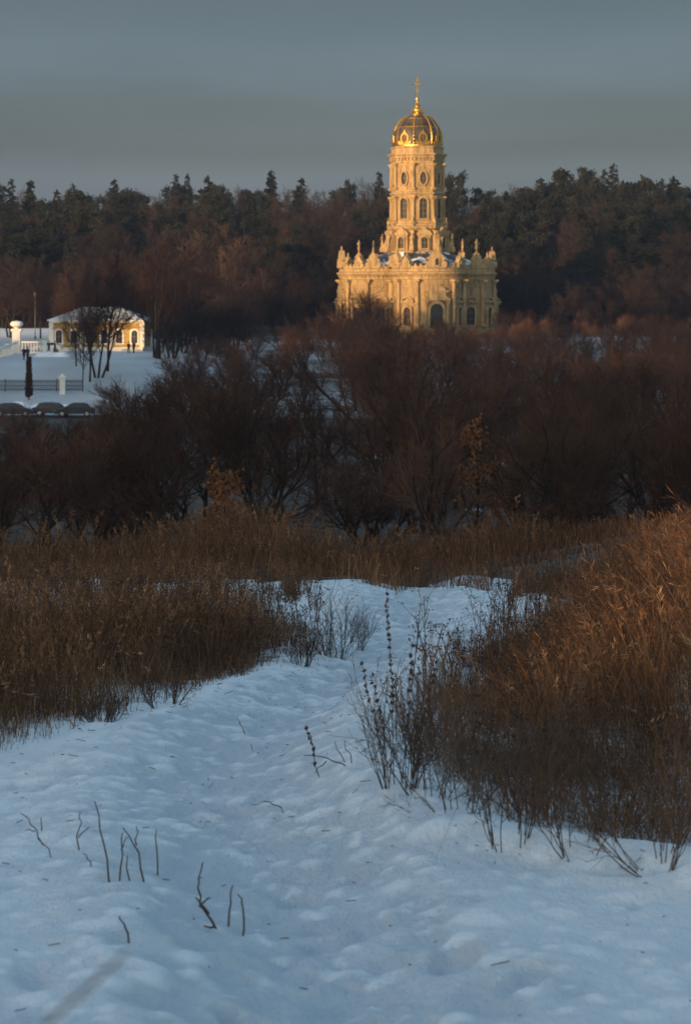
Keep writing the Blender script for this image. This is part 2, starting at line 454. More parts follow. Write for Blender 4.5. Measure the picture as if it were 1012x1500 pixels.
# a bank of thin grey cloud low over the far side, streaked level, over the clear sky
tc = nt.nodes.new('ShaderNodeTexCoord'); mp = nt.nodes.new('ShaderNodeMapping'); mp.inputs['Scale'].default_value = (1.6, 1.6, 9.0)
nt.links.new(tc.outputs['Generated'], mp.inputs['Vector'])
nz = nt.nodes.new('ShaderNodeTexNoise'); nz.inputs['Scale'].default_value = 2.2; nz.inputs['Detail'].default_value = 5; nz.inputs['Roughness'].default_value = 0.5
nt.links.new(mp.outputs['Vector'], nz.inputs['Vector'])
cr = nt.nodes.new('ShaderNodeValToRGB'); e = cr.color_ramp.elements
e[0].position = 0.35; e[0].color = (*CLOUD_LO, 1); e[1].position = 0.68; e[1].color = (*CLOUD_HI, 1)
nt.links.new(nz.outputs['Fac'], cr.inputs['Fac'])
sep = nt.nodes.new('ShaderNodeSeparateXYZ'); nt.links.new(tc.outputs['Generated'], sep.inputs[0])
mr = nt.nodes.new('ShaderNodeMapRange'); mr.interpolation_type = 'SMOOTHSTEP'
mr.inputs['From Min'].default_value = 0.55; mr.inputs['From Max'].default_value = 0.22; mr.inputs['To Min'].default_value = 0.75; mr.inputs['To Max'].default_value = 0.93
nt.links.new(sep.outputs['Z'], mr.inputs['Value'])
my = nt.nodes.new('ShaderNodeMapRange'); my.interpolation_type = 'SMOOTHSTEP'
my.inputs['From Min'].default_value = -0.4; my.inputs['From Max'].default_value = 0.5
nt.links.new(sep.outputs['Y'], my.inputs['Value'])
mm = nt.nodes.new('ShaderNodeMath'); mm.operation = 'MULTIPLY'
nt.links.new(mr.outputs[0], mm.inputs[0]); nt.links.new(my.outputs[0], mm.inputs[1])
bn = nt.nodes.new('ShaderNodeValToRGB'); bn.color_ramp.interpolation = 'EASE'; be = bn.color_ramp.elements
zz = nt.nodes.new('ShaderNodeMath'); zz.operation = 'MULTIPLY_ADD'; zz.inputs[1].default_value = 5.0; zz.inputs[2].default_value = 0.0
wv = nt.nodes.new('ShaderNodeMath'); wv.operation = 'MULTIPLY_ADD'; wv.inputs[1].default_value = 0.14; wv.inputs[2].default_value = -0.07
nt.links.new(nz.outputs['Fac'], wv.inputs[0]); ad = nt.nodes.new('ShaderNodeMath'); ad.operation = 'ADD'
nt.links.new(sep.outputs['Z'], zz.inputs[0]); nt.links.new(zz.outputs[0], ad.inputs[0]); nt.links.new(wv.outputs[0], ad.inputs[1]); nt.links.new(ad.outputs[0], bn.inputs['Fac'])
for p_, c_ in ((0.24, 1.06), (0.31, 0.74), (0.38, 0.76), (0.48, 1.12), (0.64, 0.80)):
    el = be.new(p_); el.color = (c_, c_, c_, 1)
be[0].color = (0.98, 1.04, 1.12, 1); be[len(be) - 1].color = (3.9, 4.15, 3.85, 1)  # overhead stop brightened out of view as added fill light
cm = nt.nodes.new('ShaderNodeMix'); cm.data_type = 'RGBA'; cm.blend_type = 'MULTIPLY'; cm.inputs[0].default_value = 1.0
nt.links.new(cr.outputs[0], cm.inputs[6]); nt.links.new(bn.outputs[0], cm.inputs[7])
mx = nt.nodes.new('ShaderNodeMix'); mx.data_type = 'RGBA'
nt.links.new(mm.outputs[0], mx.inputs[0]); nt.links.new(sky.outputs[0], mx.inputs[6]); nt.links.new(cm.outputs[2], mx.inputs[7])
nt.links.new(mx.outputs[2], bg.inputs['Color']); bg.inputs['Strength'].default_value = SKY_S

vs = sc.view_settings; vs.view_transform = 'Standard'; vs.look = 'None'; vs.exposure = EXPO; vs.gamma = 1
sc.cycles.use_denoising = True
sc.cycles.max_bounces = 5; sc.cycles.diffuse_bounces = 3; sc.cycles.glossy_bounces = 2
# ------------------------------------------------------------------ the church
def arch_out(w, h, n=10):
    """outline of a round-headed opening, foot at 0"""
    r = w / 2
    return [(-r, 0)] + [(-r, 0 + (h - r) * 0.5)] + [(-r * math.cos(math.pi * i / n), (h - r) + r * math.sin(math.pi * i / n)) for i in range(n + 1)] + [(r, (h - r) * 0.5), (r, 0)]
def oval_out(w, h, n=20): return [(w / 2 * math.cos(2 * math.pi * i / n), h / 2 * math.sin(2 * math.pi * i / n)) for i in range(n)]
def rect_out(w, h): return [(-w / 2, 0), (w / 2, 0), (w / 2, h), (-w / 2, h)]
def frame(pos, ang, z0=0.0):
    T = (-math.sin(ang), math.cos(ang)); N = (math.cos(ang), math.sin(ang))
    return lambda u, v, w: (pos[0] + u * T[0] + v * N[0], pos[1] + u * T[1] + v * N[1], z0 + w)
def shift(out, dw): return [(u, w + dw) for u, w in out]
def grow_out(out, g, foot=None):
    cu = sum(u for u, w in out) / len(out); ws = [w for u, w in out]; lo, hi = min(ws), max(ws); us = max(abs(u) for u, w in out)
    return [(u * (us + g) / us, (w if foot is not None and w <= lo + 1e-6 else lo - 0 + (w - lo) * (hi - lo + g) / (hi - lo))) for u, w in out]

def window(parent, fr, out, proud=0.16, fw=0.2, sill=True, bars=True, name='window', mat=None, closed=False):
    lo = min(w for u, w in out); hi = max(w for u, w in out); us = max(abs(u) for u, w in out)
    if closed:
        c = (lo + hi) / 2; big = [(u * (us + fw) / us, c + (w - c) * ((hi - lo) / 2 + fw) / ((hi - lo) / 2)) for u, w in out]
    else: big = grow_out(out, fw, 1)
    mb = MB(); mb.ring(big, out, -0.3, proud, fr)
    if sill and not closed: mb.box(-us - fw - 0.1, us + fw + 0.1, -0.2, proud + 0.08, lo - 0.2, lo - 0.002, fr)
    fo = mb.build(name, mat or M['stone_light'], parent)
    g = MB(); g.prism(out, -0.25, 0.035, fr); pane = g.build('pane', M['glass'], fo)
    if bars:
        b = MB(); t = 0.028
        k = max(2, int((hi - lo) / 0.75))
        b.box(-t, t, 0.036, 0.075, lo + 0.02, hi - 0.04, fr)
        for i in range(1, k):
            ww = lo + (hi - lo) * i / k
            b.box(-us * 0.8, us * 0.8, 0.036, 0.07, ww - t, ww + t, fr)
        b.build('glazing_bars', M['mullion'], fo)
    return fo

QR, Qr = 7.0, 5.6
def lobe_pt(a, b, r=Qr): return (QR * math.cos(a) + r * math.cos(a + b), QR * math.sin(a) + r * math.sin(a + b))
def qrad(th, r=Qr):
    a = round(th / (math.pi / 2)) * math.pi / 2; d = th - a
    return QR * math.cos(d) + math.sqrt(max(0.01, r * r - (QR * math.sin(d)) ** 2))
def qsweep(prof, n=288, morph=None):
    """profile of (radius offset, z) carried round the four-lobed plan"""
    mb = MB(); vs = []; fs = []
    for off, z in prof:
        for i in range(n):
            th = 2 * math.pi * i / n
            R = qrad(th, Qr + off)
            vs.append((R * math.cos(th), R * math.sin(th), z))
    for k in range(len(prof) - 1):
        for i in range(n):
            j = (i + 1) % n; fs.append((k * n + i, k * n + j, (k + 1) * n + j, (k + 1) * n + i))
    mb.add(vs, fs); return mb
OCT = [math.radians(-90 + 22.5 + 45 * k) for k in range(8)]       # corners; faces look along -90+45k
def octo(mb, prof, ph=0.0):
    c8 = 1.0 / math.cos(math.pi / 8)
    mb.lathe([(r * c8, z) for r, z in prof], 8, ph=OCT[0]); return mb

def statue_mb(h, lean=0.0, arm=1, fr=None):
    mb = MB(); s = h / 2.0
    mb.lathe([(0.30 * s, 0), (0.34 * s, 0.1 * s), (0.27 * s, 0.5 * s), (0.22 * s, 0.95 * s), (0.27 * s, 1.2 * s), (0.29 * s, 1.45 * s), (0.2 * s, 1.6 * s), (0.08 * s, 1.66 * s), (0.08 * s, 1.72 * s), (0.13 * s, 1.82 * s), (0.13 * s, 1.93 * s), (0.05 * s, 2.0 * s)], 9, (0, 0, 0), fr=fr, sx=1.0, sy=0.8)
    P = lambda *p: fr(*p) if fr else p
    mb.tube([P(arm * 0.24 * s, 0, 1.48 * s), P(arm * 0.46 * s, 0.12 * s, 1.15 * s), P(arm * 0.36 * s, 0.34 * s, 1.4 * s)], [0.1 * s, 0.085 * s, 0.05 * s], 6)
    mb.tube([P(-arm * 0.24 * s, 0, 1.48 * s), P(-arm * 0.38 * s, 0.05 * s, 1.1 * s), P(-arm * 0.16 * s, 0.26 * s, 0.95 * s)], [0.1 * s, 0.085 * s, 0.05 * s], 6)
    return mb

def cartouche_out(w, h):
    """scrolled gable, half outline mirrored"""
    half = [(0.62, 0), (0.62, 0.10), (0.50, 0.14), (0.50, 0.42), (0.64, 0.47), (0.66, 0.55), (0.56, 0.60), (0.46, 0.58), (0.44, 0.70), (0.33, 0.82), (0.20, 0.88), (0.20, 0.93), (0.10, 1.0)]
    r = [(u * w, z * h) for u, z in half]
    return r + [(-u, z) for u, z in reversed(r)]
def scroll_out(w, h):
    pts = []
    for i in range(13):
        t = i / 12; pts.append((w * (t - 0.5), h * (0.35 + 0.65 * (0.5 + 0.5 * math.cos(2 * math.pi * t * 1.0)) * (1 - 0.35 * t))))
    return [(w * 0.5, 0)] + list(reversed(pts)) + [(-w * 0.5, 0)] if False else [(-w * 0.5, 0), (w * 0.5, 0)] + list(reversed(pts))

def column(mb, fr, w, h, d, z0=0.0, u0=0.0, n=10):
    """engaged column with base and capital"""
    r = w / 2
    for (a, b, k) in ((0, 0.25, 1.5), (0.25, 0.4, 1.25), (h - 0.55, h - 0.4, 1.2), (h - 0.3, h, 1.55)):
        mb.box(u0 - r * k, u0 + r * k, -0.15, d * k, z0 + a, z0 + b, fr)
    mb.lathe([(r, 0.4), (r, h * 0.35), (r * 0.86, h - 0.55)], n, (u0, d - r, z0), fr=fr)
    mb.lathe([(r * 0.9, h - 0.4), (r * 1.35, h - 0.3)], n, (u0, d - r, z0), fr=fr)

def steps2(n): return [2 * math.pi * (i // 2 + (i % 2) * 0.98) / (n // 2) for i in range(n)]
def toothed(rad, ths, z0, z1):
    """a closed ring whose outer edge steps in and out"""
    n = len(ths); pts = [(r * math.cos(t), r * math.sin(t)) for r, t in zip(rad, ths)]
    vs = [(x, y, z) for z in (z0, z1) for x, y in pts] + [(x * 0.93, y * 0.93, z) for z in (z0, z1) for x, y in pts]
    fs = []
    for i in range(n):
        j = (i + 1) % n
        fs += [(i, j, n + j, n + i), (n + i, n + j, 3 * n + j, 3 * n + i), (2 * n + i, 2 * n + j, j, i)]
    return MB().add(vs, fs)
def build_church():
    CY = 393.0; loc = at(611, 490, CY)
    ch = empty('church', loc, math.radians(12))
    tag(ch, 'tall cream stone baroque church with octagonal tower and gilded ribbed dome', 'church')
    # -- lower storey
    qsweep([(0.75, -1.2), (0.75, 0.9), (0.55, 0.95), (0.55, 1.25), (0.0, 1.3), (0.0, 7.6), (0.10, 7.62), (0.10, 7.9), (0.0, 7.95), (0.0, 8.9)]).build('lower_wall', M['stone'], ch)
    qsweep([(0.0, 8.901), (0.22, 8.95), (0.22, 9.25), (0.12, 9.3), (0.12, 9.55), (0.45, 9.6), (0.62, 9.85), (0.62, 10.05), (0.2, 10.12), (-0.6, 10.14)]).build('main_cornice', M['stone_light'], ch)
    toothed([(lambda th, o: qrad(th, Qr + o))(th, 0.36 if (i // 2) % 2 else 0.02) for i, th in enumerate(steps2(512))], steps2(512), 9.301, 9.52).build('dentil_course', M['stone_light'], ch)
    for li in range(4):
        a = -math.pi / 2 + li * math.pi / 2
        for bd in (-103, -65, -30, 30, 65, 103):
            b = math.radians(bd); mb = MB()
            column(mb, frame(lobe_pt(a, b), a + b), 0.66, 7.6, 0.66, 1.3)
            mb.build('column', M['stone_light'], ch)
        # doorway with its carved gable
        fr = frame(lobe_pt(a, 0), a, 1.25); mb = MB()
        big = arch_out(2.9, 4.3); mb.ring(big, arch_out(2.1, 3.8), -0.4, 0.42, fr)
        for s in (-1, 1): column(mb, fr, 0.34, 4.2, 0.6, 0.0, s * 1.75, 8)
        mb.box(-2.1, 2.1, -0.3, 0.62, 4.32, 4.62, fr)
        d = mb.build('doorway', M['stone_light'], ch)
        MB().prism(arch_out(2.1, 3.8), -0.4, 0.10, fr).build('door', M['glass'], d)
        MB().prism(shift(cartouche_out(3.0, 2.2), 4.63), -0.3, 0.38, fr).build('gable', M['stone_light'], d)
        for bd in (-86, -47, 47, 86):
            b = math.radians(bd); fr = frame(lobe_pt(a, b), a + b, 1.6)
            wn = window(ch, fr, arch_out(1.3, 2.9), 0.40, 0.30)
            hd = MB(); n = 12                                  # segmental hood over the window
            o1 = [(1.15 * math.cos(math.pi * i / n), 3.9 + 0.72 * math.sin(math.pi * i / n)) for i in range(n + 1)]
            o2 = [(0.88 * math.cos(math.pi * i / n), 3.9 + 0.48 * math.sin(math.pi * i / n)) for i in range(n + 1)]
            hd.prism(o1 + o2[::-1], -0.2, 0.40, fr); hd.box(-1.25, 1.25, -0.2, 0.42, 3.62, 3.88, fr); hd.prism([(0.8 * u, 3.9 + 0.4 * w) for u, w in oval_out(0.8, 1.4, 14)], -0.2, 0.18, fr)
            hd.build('hood', M['stone_light'], wn)
    # -- carved attic over the cornice
    qsweep([(0.25, 10.141), (0.25, 10.5), (0.18, 10.52), (0.18, 10.62), (-0.15, 10.66), (-0.15, 10.141)]).build('parapet', M['stone_light'], ch)
    for li in range(4):
        a = -math.pi / 2 + li * math.pi / 2
        for bd in (-95, -84, -62, -38, -29, -20, 20, 29, 38, 62, 84, 95):
            b = math.radians(bd); sg = 1 if bd > 0 else -1
            o = [(sg * u, 10.64 + w) for u, w in scroll_out(1.0, 0.85)]
            MB().prism(o, -0.20, 0.16, frame(lobe_pt(a, b), a + b)).build('scroll', M['stone_light'], ch)
    k = 0
    for li in range(4):
        a = -math.pi / 2 + li * math.pi / 2
        for bd, w, h in ((0, 2.2, 2.9), (-74, 1.6, 2.5), (74, 1.6, 2.5), (-50, 1.2, 1.9), (50, 1.2, 1.9)):
            b = math.radians(bd); fr = frame(lobe_pt(a, b, Qr + 0.0), a + b, 10.7)
            mb = MB(); mb.prism(cartouche_out(w, h), -0.45, 0.3, fr)
            mb.prism(shift(oval_out(w * 0.62, h * 0.42, 16), h * 0.36), 0.3, 0.44, fr)
            mb.lathe([(0.10, h), (0.22, h + 0.12), (0.10, h + 0.3), (0.16, h + 0.42), (0.04, h + 0.75)], 8, (0, -0.05, 0), fr=fr)
            for s in (-1, 1): mb.prism([(s * w * 0.62 + u, h * 0.2 + v) for u, v in oval_out(w * 0.28, h * 0.38, 12)], -0.35, 0.36, fr)
            g = mb.build('cartouche', M['stone_light'], ch)
            if bd == 0:
                window(g, frame(lobe_pt(a, b, Qr + 0.42), a + b, 11.15), arch_out(0.62, 1.05), 0.14, 0.13, True, False)
            if bd in (-74, 74, 0):
                f2 = frame(lobe_pt(a, b, Qr - 0.05), a + b, 10.7 + h + (0.62 if bd else 0.0))
                if bd and (li + (bd > 0)) % 2: statue_mb(1.6, arm=1 if bd > 0 else -1, fr=f2).build('statue', M['stone_light'], ch)
        for bd in (-104, 104):
            b = math.radians(bd); fr = frame(lobe_pt(a, b), a + b, 10.9)
            MB().lathe([(0.34, 0), (0.34, 0.5), (0.22, 0.56), (0.4, 0.9), (0.42, 1.2), (0.16, 1.5), (0.2, 1.62), (0.1, 1.8), (0.02, 2.2)], 10, fr=fr).build('urn', M['stone_light'], ch)
    # -- roofs of the four lobes, climbing to the tower foot
    n = 192; vs = []; fs = []; lv = 7
    for k in range(lv):
        t = k / (lv - 1)
        for i in range(n):
            th = 2 * math.pi * i / n
            R = qrad(th, Qr - 0.35) * (1 - t) + 5.0 * t
            vs.append((R * math.cos(th), R * math.sin(th), 10.25 + 3.1 * (t ** 0.8)))
    for k in range(lv - 1):
        for i in range(n):
            j = (i + 1) % n; fs.append((k * n + i, k * n + j, (k + 1) * n + j, (k + 1) * n + i))
    MB().add(vs, fs).build('roof', M['church_roof'], ch)
    # -- foot of the tower, flaring out with scroll buttresses
    mb = octo(MB(), [(5.0, 11.6), (5.0, 13.5), (4.5, 13.55), (4.3, 14.0), (4.1, 15.4), (4.0, 16.8), (4.0, 17.0)]); mb.build('tower_foot', M['stone'], ch)
    octo(MB(), [(4.0, 16.98), (4.35, 17.02), (4.55, 17.25), (4.55, 17.45), (4.15, 17.6), (4.1, 17.9), (3.9, 17.92)]).build('foot_cornice', M['stone_light'], ch)
    for kx in range(8):
        a = OCT[kx]; fr = frame((0, 0), a, 13.4)
        prof = [(4.4, 0), (6.15, 0), (6.2, 0.5), (6.0, 0.95), (5.65, 1.1), (5.4, 1.5), (5.1, 2.3), (5.15, 2.7), (5.35, 2.95), (5.3, 3.35), (4.95, 3.5), (4.4, 3.5)]
        mb = MB()
        vs = [fr(-0.28, v, w) for v, w in prof] + [fr(0.28, v, w) for v, w in prof]; m = len(prof)
        mb.add(vs, [tuple(range(m - 1, -1, -1)), tuple(range(m, 2 * m))] + [(i, (i + 1) % m, m + (i + 1) % m, m + i) for i in range(m)])
        mb.build('scroll_buttress', M['stone_light'], ch)
        f3 = frame((5.75 * math.cos(a), 5.75 * math.sin(a)), a, 14.45)
        statue_mb(1.9, arm=1 if kx % 2 else -1, fr=f3).build('statue', M['stone_light'], ch)
        f4 = frame((4.75 * math.cos(a), 4.75 * math.sin(a)), a, 17.45)
        MB().lathe([(0.24, 0), (0.24, 0.3), (0.15, 0.35), (0.3, 0.65), (0.22, 0.95), (0.1, 1.1), (0.02, 1.6)], 8, fr=f4).build('urn', M['stone_light'], ch)
    for kx in range(8):
        a = math.radians(-90 + 45 * kx); N = (math.cos(a), math.sin(a))
        fr = frame((4.62 * N[0], 4.62 * N[1]), a, 13.55)
        mb = MB(); mb.box(-1.05, 1.05, -0.6, 0.18, 0, 2.5, fr)
        mb.prism(shift([(-1.3, 0), (1.3, 0), (1.2, 0.3), (0.85, 0.75), (0.4, 0.9), (0.15, 1.35), (-0.15, 1.35), (-0.4, 0.9), (-0.85, 0.75), (-1.2, 0.3)], 2.5), -0.5, 0.34, fr)
        dm = mb.build('window_bay', M['stone_light'], ch)
        window(dm, frame((4.80 * N[0], 4.80 * N[1]), a, 13.95), arch_out(1.05, 1.8), 0.30, 0.16)
    # -- the two tall storeys
    octo(MB(), [(3.86, 17.6), (3.86, 22.6), (3.82, 22.62), (3.82, 29.2)]).build('tower_wall', M['stone'], ch)
    octo(MB(), [(3.8, 22.35), (3.98, 22.4), (4.02, 22.6), (4.22, 22.75), (4.22, 22.95), (3.95, 23.1), (3.95, 23.35), (3.8, 23.38)]).build('belt_course', M['stone_light'], ch)
    octo(MB(), [(3.8, 27.7), (3.95, 27.75), (3.95, 28.0), (3.98, 28.05), (3.98, 28.5), (4.2, 28.55), (4.25, 28.8), (4.5, 29.05), (4.5, 29.3), (3.95, 29.36), (3.95, 30.1), (4.08, 30.2), (4.08, 30.4), (3.6, 30.46)]).build('entablature', M['stone_light'], ch)
    def orad(th): 
        d = (th + math.pi / 2 + math.pi / 8) % (math.pi / 4) - math.pi / 8
        return 1.0 / math.cos(d)
    toothed([orad(th) * (4.26 if (i // 2) % 2 else 3.97) for i, th in enumerate(steps2(176))], steps2(176), 28.12, 28.5).build('dentil_course', M['stone_light'], ch)
    for kx in range(8):
        a = math.radians(-90 + 45 * kx); N = (math.cos(a), math.sin(a))
        fr = frame((3.86 * N[0], 3.86 * N[1]), a)
        window(ch, frame((3.86 * N[0], 3.86 * N[1]), a, 18.75), arch_out(1.3, 3.3), 0.36, 0.24)
        hd = MB(); hd.prism([(u, 22.02 + v) for u, v in ((-0.2, 0), (0.2, 0), (0.32, 0.3), (-0.32, 0.3))], 0.0, 0.3, fr); 
        for s in (-1, 1):
            hd.prism([(s * 0.95 + u, 20.9 + v) for u, v in oval_out(0.3, 0.9, 10)], -0.05, 0.14, fr)
            hd.box(s * 0.95 - 0.16, s * 0.95 + 0.16, -0.05, 0.12, 18.4, 20.3, fr)
        hd.box(-1.2, 1.2, -0.05, 0.12, 17.95, 18.4, fr); hd.build('carved_panel', M['stone_light'], ch)
        wu = window(ch, frame((3.82 * N[0], 3.82 * N[1]), a, 25.25), oval_out(1.05, 2.05), 0.34, 0.22, False, True, closed=True)
        cp = MB()
        fu = frame((3.82 * N[0], 3.82 * N[1]), a)
        for s in (-1, 1):
            for ww in (24.2, 26.3): cp.prism([(s * 0.92 + u, ww + v) for u, v in oval_out(0.34, 0.7, 10)], -0.05, 0.13, fu)
        cp.prism([(u, 26.75 + v) for u, v in ((-0.35, 0), (0.35, 0), (0.22, 0.5), (0, 0.68), (-0.22, 0.5))], -0.05, 0.2, fu)
        cp.prism([(u, 23.45 + v) for u, v in ((-0.55, 0), (0.55, 0), (0.4, 0.5), (-0.4, 0.5))], -0.05, 0.15, fu)
        cp.build('carved_panel', M['stone_light'], ch)
    for kx in range(8):
        a = OCT[kx]; R1 = 3.86 / math.cos(math.pi / 8)
        mb = MB(); column(mb, frame((R1 * math.cos(a), R1 * math.sin(a)), a), 0.5, 4.45, 0.40, 17.92)
        mb.build('column', M['stone_light'], ch)
        mb = MB(); column(mb, frame((R1 * math.cos(a), R1 * math.sin(a)), a), 0.46, 4.3, 0.36, 23.38)
        mb.build('column', M['stone_light'], ch)
    # -- dome
    def dprof(t):                    # t 0..1 up the dome -> radius, z
        r = 3.86 - 0.02 * t; 
        ang = t * math.pi / 2
        return (3.84 * (math.cos(ang) ** 0.72) * (1 + 0.05 * math.sin(math.pi * min(1, t * 2))) * (1 if t < 1 else 0) + 0.55 * t ** 2, 30.75 + 4.85 * math.sin(ang))
    prof = [(3.55, 30.3), (3.84, 30.45), (3.84, 30.75)] + [dprof(i / 14) for i in range(1, 14)] + [(0.55, 35.62)]
    MB().lathe(prof, 32, ph=OCT[0]).build('dome', M['dome'], ch, True)
    MB().lathe([(3.7, 30.44), (4.02, 30.46), (4.02, 30.66), (3.7, 30.72)], 32).build('dome_band', M['gold'], ch)
    for kx in range(16):
        a = OCT[0] + kx * math.pi / 8
        pts = [(dprof(i / 14)[0] * math.cos(a) * 1.012, dprof(i / 14)[0] * math.sin(a) * 1.012, dprof(i / 14)[1]) for i in range(0, 14)]
        mb = MB(); big = kx % 2 == 0
        mb.tube(pts, [(0.13 if big else 0.06) * (1 - 0.5 * i / 13) for i in range(14)], 6)
        if big:
            for i in range(1, 13):
                mb.lathe([(0.02, -0.17), (0.16, -0.07), (0.16, 0.07), (0.02, 0.17)], 6, (pts[i][0] * 1.03, pts[i][1] * 1.03, pts[i][2]))
        mb.build('dome_rib', M['gold'], ch)
    mb = MB()
    for t in (0.40, 0.68):
        r, z = dprof(t); mb.lathe([(r - 0.05, z - 0.04), (r + 0.05, z - 0.03), (r + 0.03, z + 0.04), (r - 0.05, z + 0.04)], 32)
    mb.build('dome_lattice', M['gold'], ch)
    for kx in range(8):
        a = math.radians(-90 + 45 * kx); fr = frame((3.72 * math.cos(a), 3.72 * math.sin(a)), a, 30.72)
        mb = MB(); o = shift(oval_out(1.0, 1.35, 18), 0.98); c = 0.98
        mb.ring([(u * 1.48, c + (v - c) * 1.36) for u, v in o], o, -0.6, 0.30, fr)
        mb.prism([(u, 1.82 + v) for u, v in ((-0.3, 0), (0.3, 0), (0.16, 0.3), (0, 0.55), (-0.16, 0.3))], -0.3, 0.26, fr)
        for s in (-1, 1): mb.prism([(s * 0.95 + u, 0.3 + v) for u, v in oval_out(0.5, 0.55, 10)], -0.3, 0.24, fr)
        mb.prism([(-1.1, 0), (1.1, 0), (0.7, 0.3), (-0.7, 0.3)], -0.3, 0.3, fr)
        dm = mb.build('dormer', M['gold'], ch)
        MB().prism(o, -0.6, 0.05, fr).build('pane', M['glass'], dm)
    # -- gilded crown, ball and cross
    mb = MB().lathe([(0.75, 35.3), (0.95, 35.45), (1.0, 35.75), (0.62, 35.9), (0.60, 36.1), (0.86, 36.25), (0.80, 36.6), (0.45, 36.95), (0.42, 37.1), (0.52, 37.3), (0.36, 37.6), (0.2, 37.75), (0.16, 38.0), (0.30, 38.2), (0.30, 38.4), (0.12, 38.6)], 16)
    for kx in range(8):
        a = kx * math.pi / 4
        mb.lathe([(0.02, -0.3), (0.16, 0), (0.10, 0.22), (0.01, 0.5)], 6, (0.93 * math.cos(a), 0.93 * math.sin(a), 36.1))
    mb.build('finial', M['gold'], ch, False)
    cr = MB(); t = 0.085; R = Matrix.Rotation(0, 3, 'Z')
    cr.box(-t, t, -t, t, 38.5, 42.0)
    for z, h in ((40.7, 0.62), (41.35, 0.3)): cr.box(-h, h, -t * 0.8, t * 0.8, z - t, z + t)
    fr = lambda u, v, w: (u * 0.94 + w * 0.34, v, 39.6 + w * 0.94 - u * 0.34)
    cr.box(-0.4, 0.4, -t * 0.7, t * 0.7, -t, t, fr)
    for sx in (-1, 1): cr.lathe([(0.01, -0.14), (0.13, 0), (0.01, 0.14)], 6, (sx * 0.66, 0, 40.7))
    cr.lathe([(0.01, -0.16), (0.13, 0), (0.01, 0.2)], 6, (0, 0, 42.05)); 
    cr.build('cross', M['gold'], ch)
    # -- stone steps round the foot
    qsweep([(2.4, -2.0), (2.4, -0.55), (1.9, -0.55), (1.9, -0.3), (1.4, -0.3), (1.4, -0.05), (0.7, -0.04)]).build('steps', M['stone'], ch)
    return ch
build_church()
# ------------------------------------------------------------------ trees
def march(rg, p0, d0, L, k, wander, up, r0, r1):
    n = len(p0); P = np.empty((n, k, 3)); P[:, 0] = p0; d = d0.copy()
    for i in range(1, k):
        d = norm(d + np.array([0, 0, up]) + wander * rg.randn(n, 3)); P[:, i] = P[:, i - 1] + d * (L / (k - 1))[:, None]
    t = np.linspace(0, 1, k)[None]
    return P, r0[:, None] * (1 - t) + r1[:, None] * t

def fork(rg, P, R, m, t0, ang, sd, lr, up, wander, k, rr=0.6, rmin=0.006, tp=0.45, top=False):
    n, K, _ = P.shape
    t = t0 + (1 - t0) * (np.arange(m)[None] + rg.rand(n, m)) / m
    f = np.minimum(t * (K - 1), K - 1.001); i = f.astype(int); f = (f - i)[..., None]
    rows = np.arange(n)[:, None]
    p = P[rows, i] * (1 - f) + P[rows, i + 1] * f
    tn = norm(P[rows, i + 1] - P[rows, i]); r = (R[rows, i] * (1 - f[..., 0]) + R[rows, i + 1] * f[..., 0]) * rr
    Lp = np.linalg.norm(P[:, 1:] - P[:, :-1], axis=2).sum(1)[:, None]
    L = Lp * lr * (1 - tp * t) * (0.65 + 0.7 * rg.rand(n, m))
    a = np.radians(ang + sd * rg.randn(n, m))[..., None]
    U, W = perp(tn); az = (rg.rand(n, 1) * 6.28 + np.arange(m)[None] * 2.4 + 0.6 * rg.randn(n, m))[..., None]
    d = tn * np.cos(a) + (U * np.cos(az) + W * np.sin(az)) * np.sin(a)
    s = lambda q: q.reshape(n * m, *q.shape[2:])
    r = np.maximum(s(r), rmin)
    return march(rg, s(p), s(d), s(L), k, wander, up, r, np.maximum(r * 0.35, rmin * 0.7))

HT = {}
def proto(name, label, cat, group, trunk, crown, mt, mc, tint=None):
    root = empty(name, (0, -300, -60)); tag(root, label, cat, group)
    HT[name if False else root.name] = float(np.percentile(crown[0][:, 2], 97.5 if 'willow' in name else 99.3))
    a = mesh_arr('trunk', *trunk, mt, root, True); b = mesh_arr('crown', *crown, mc, root)
    return root

def willow(seed, h, stems, lean, label, group, mc, name='willow_tree', tw=0.014, dens=1.0, t0=0.33):
    rg = rs(seed); n = stems
    az = np.arange(n) * 6.28 / n + rg.rand(n); le = np.radians(lean * (0.4 + 0.9 * rg.rand(n)))
    d = np.stack([np.sin(le) * np.cos(az), np.sin(le) * np.sin(az), np.cos(le)], 1)
    p0 = np.stack([np.cos(az), np.sin(az), np.full(n, -4.0)], 1) * 0.18
    P0, R0 = march(rg, p0, d, h * 0.72 * (0.75 + 0.4 * rg.rand(n)), 8, 0.13, 0.05, np.full(n, 0.017 * h), np.full(n, 0.005 * h))
    P1, R1 = fork(rg, P0, R0, 9, t0, 36, 10, 0.60, 0.10, 0.14, 6, 0.6, 0.02)
    P2, R2 = fork(rg, P1, R1, 8, 0.2, 38, 12, 0.58, 0.10, 0.15, 4, 0.55, 0.013)
    P3, R3 = fork(rg, P2, R2, int(8 * dens), 0.1, 32, 12, 0.72, 0.12, 0.10, 3, 0.6, tw * 0.6, 0.35)
    tr = join([tubes(P0, R0, 7), tubes(P1, R1, 5)]); cr = join([tubes(P2, R2, 3), tubes(P3, R3, 3)])
    return proto(name, label, 'tree', group, tr, cr, M['bark'], mc)

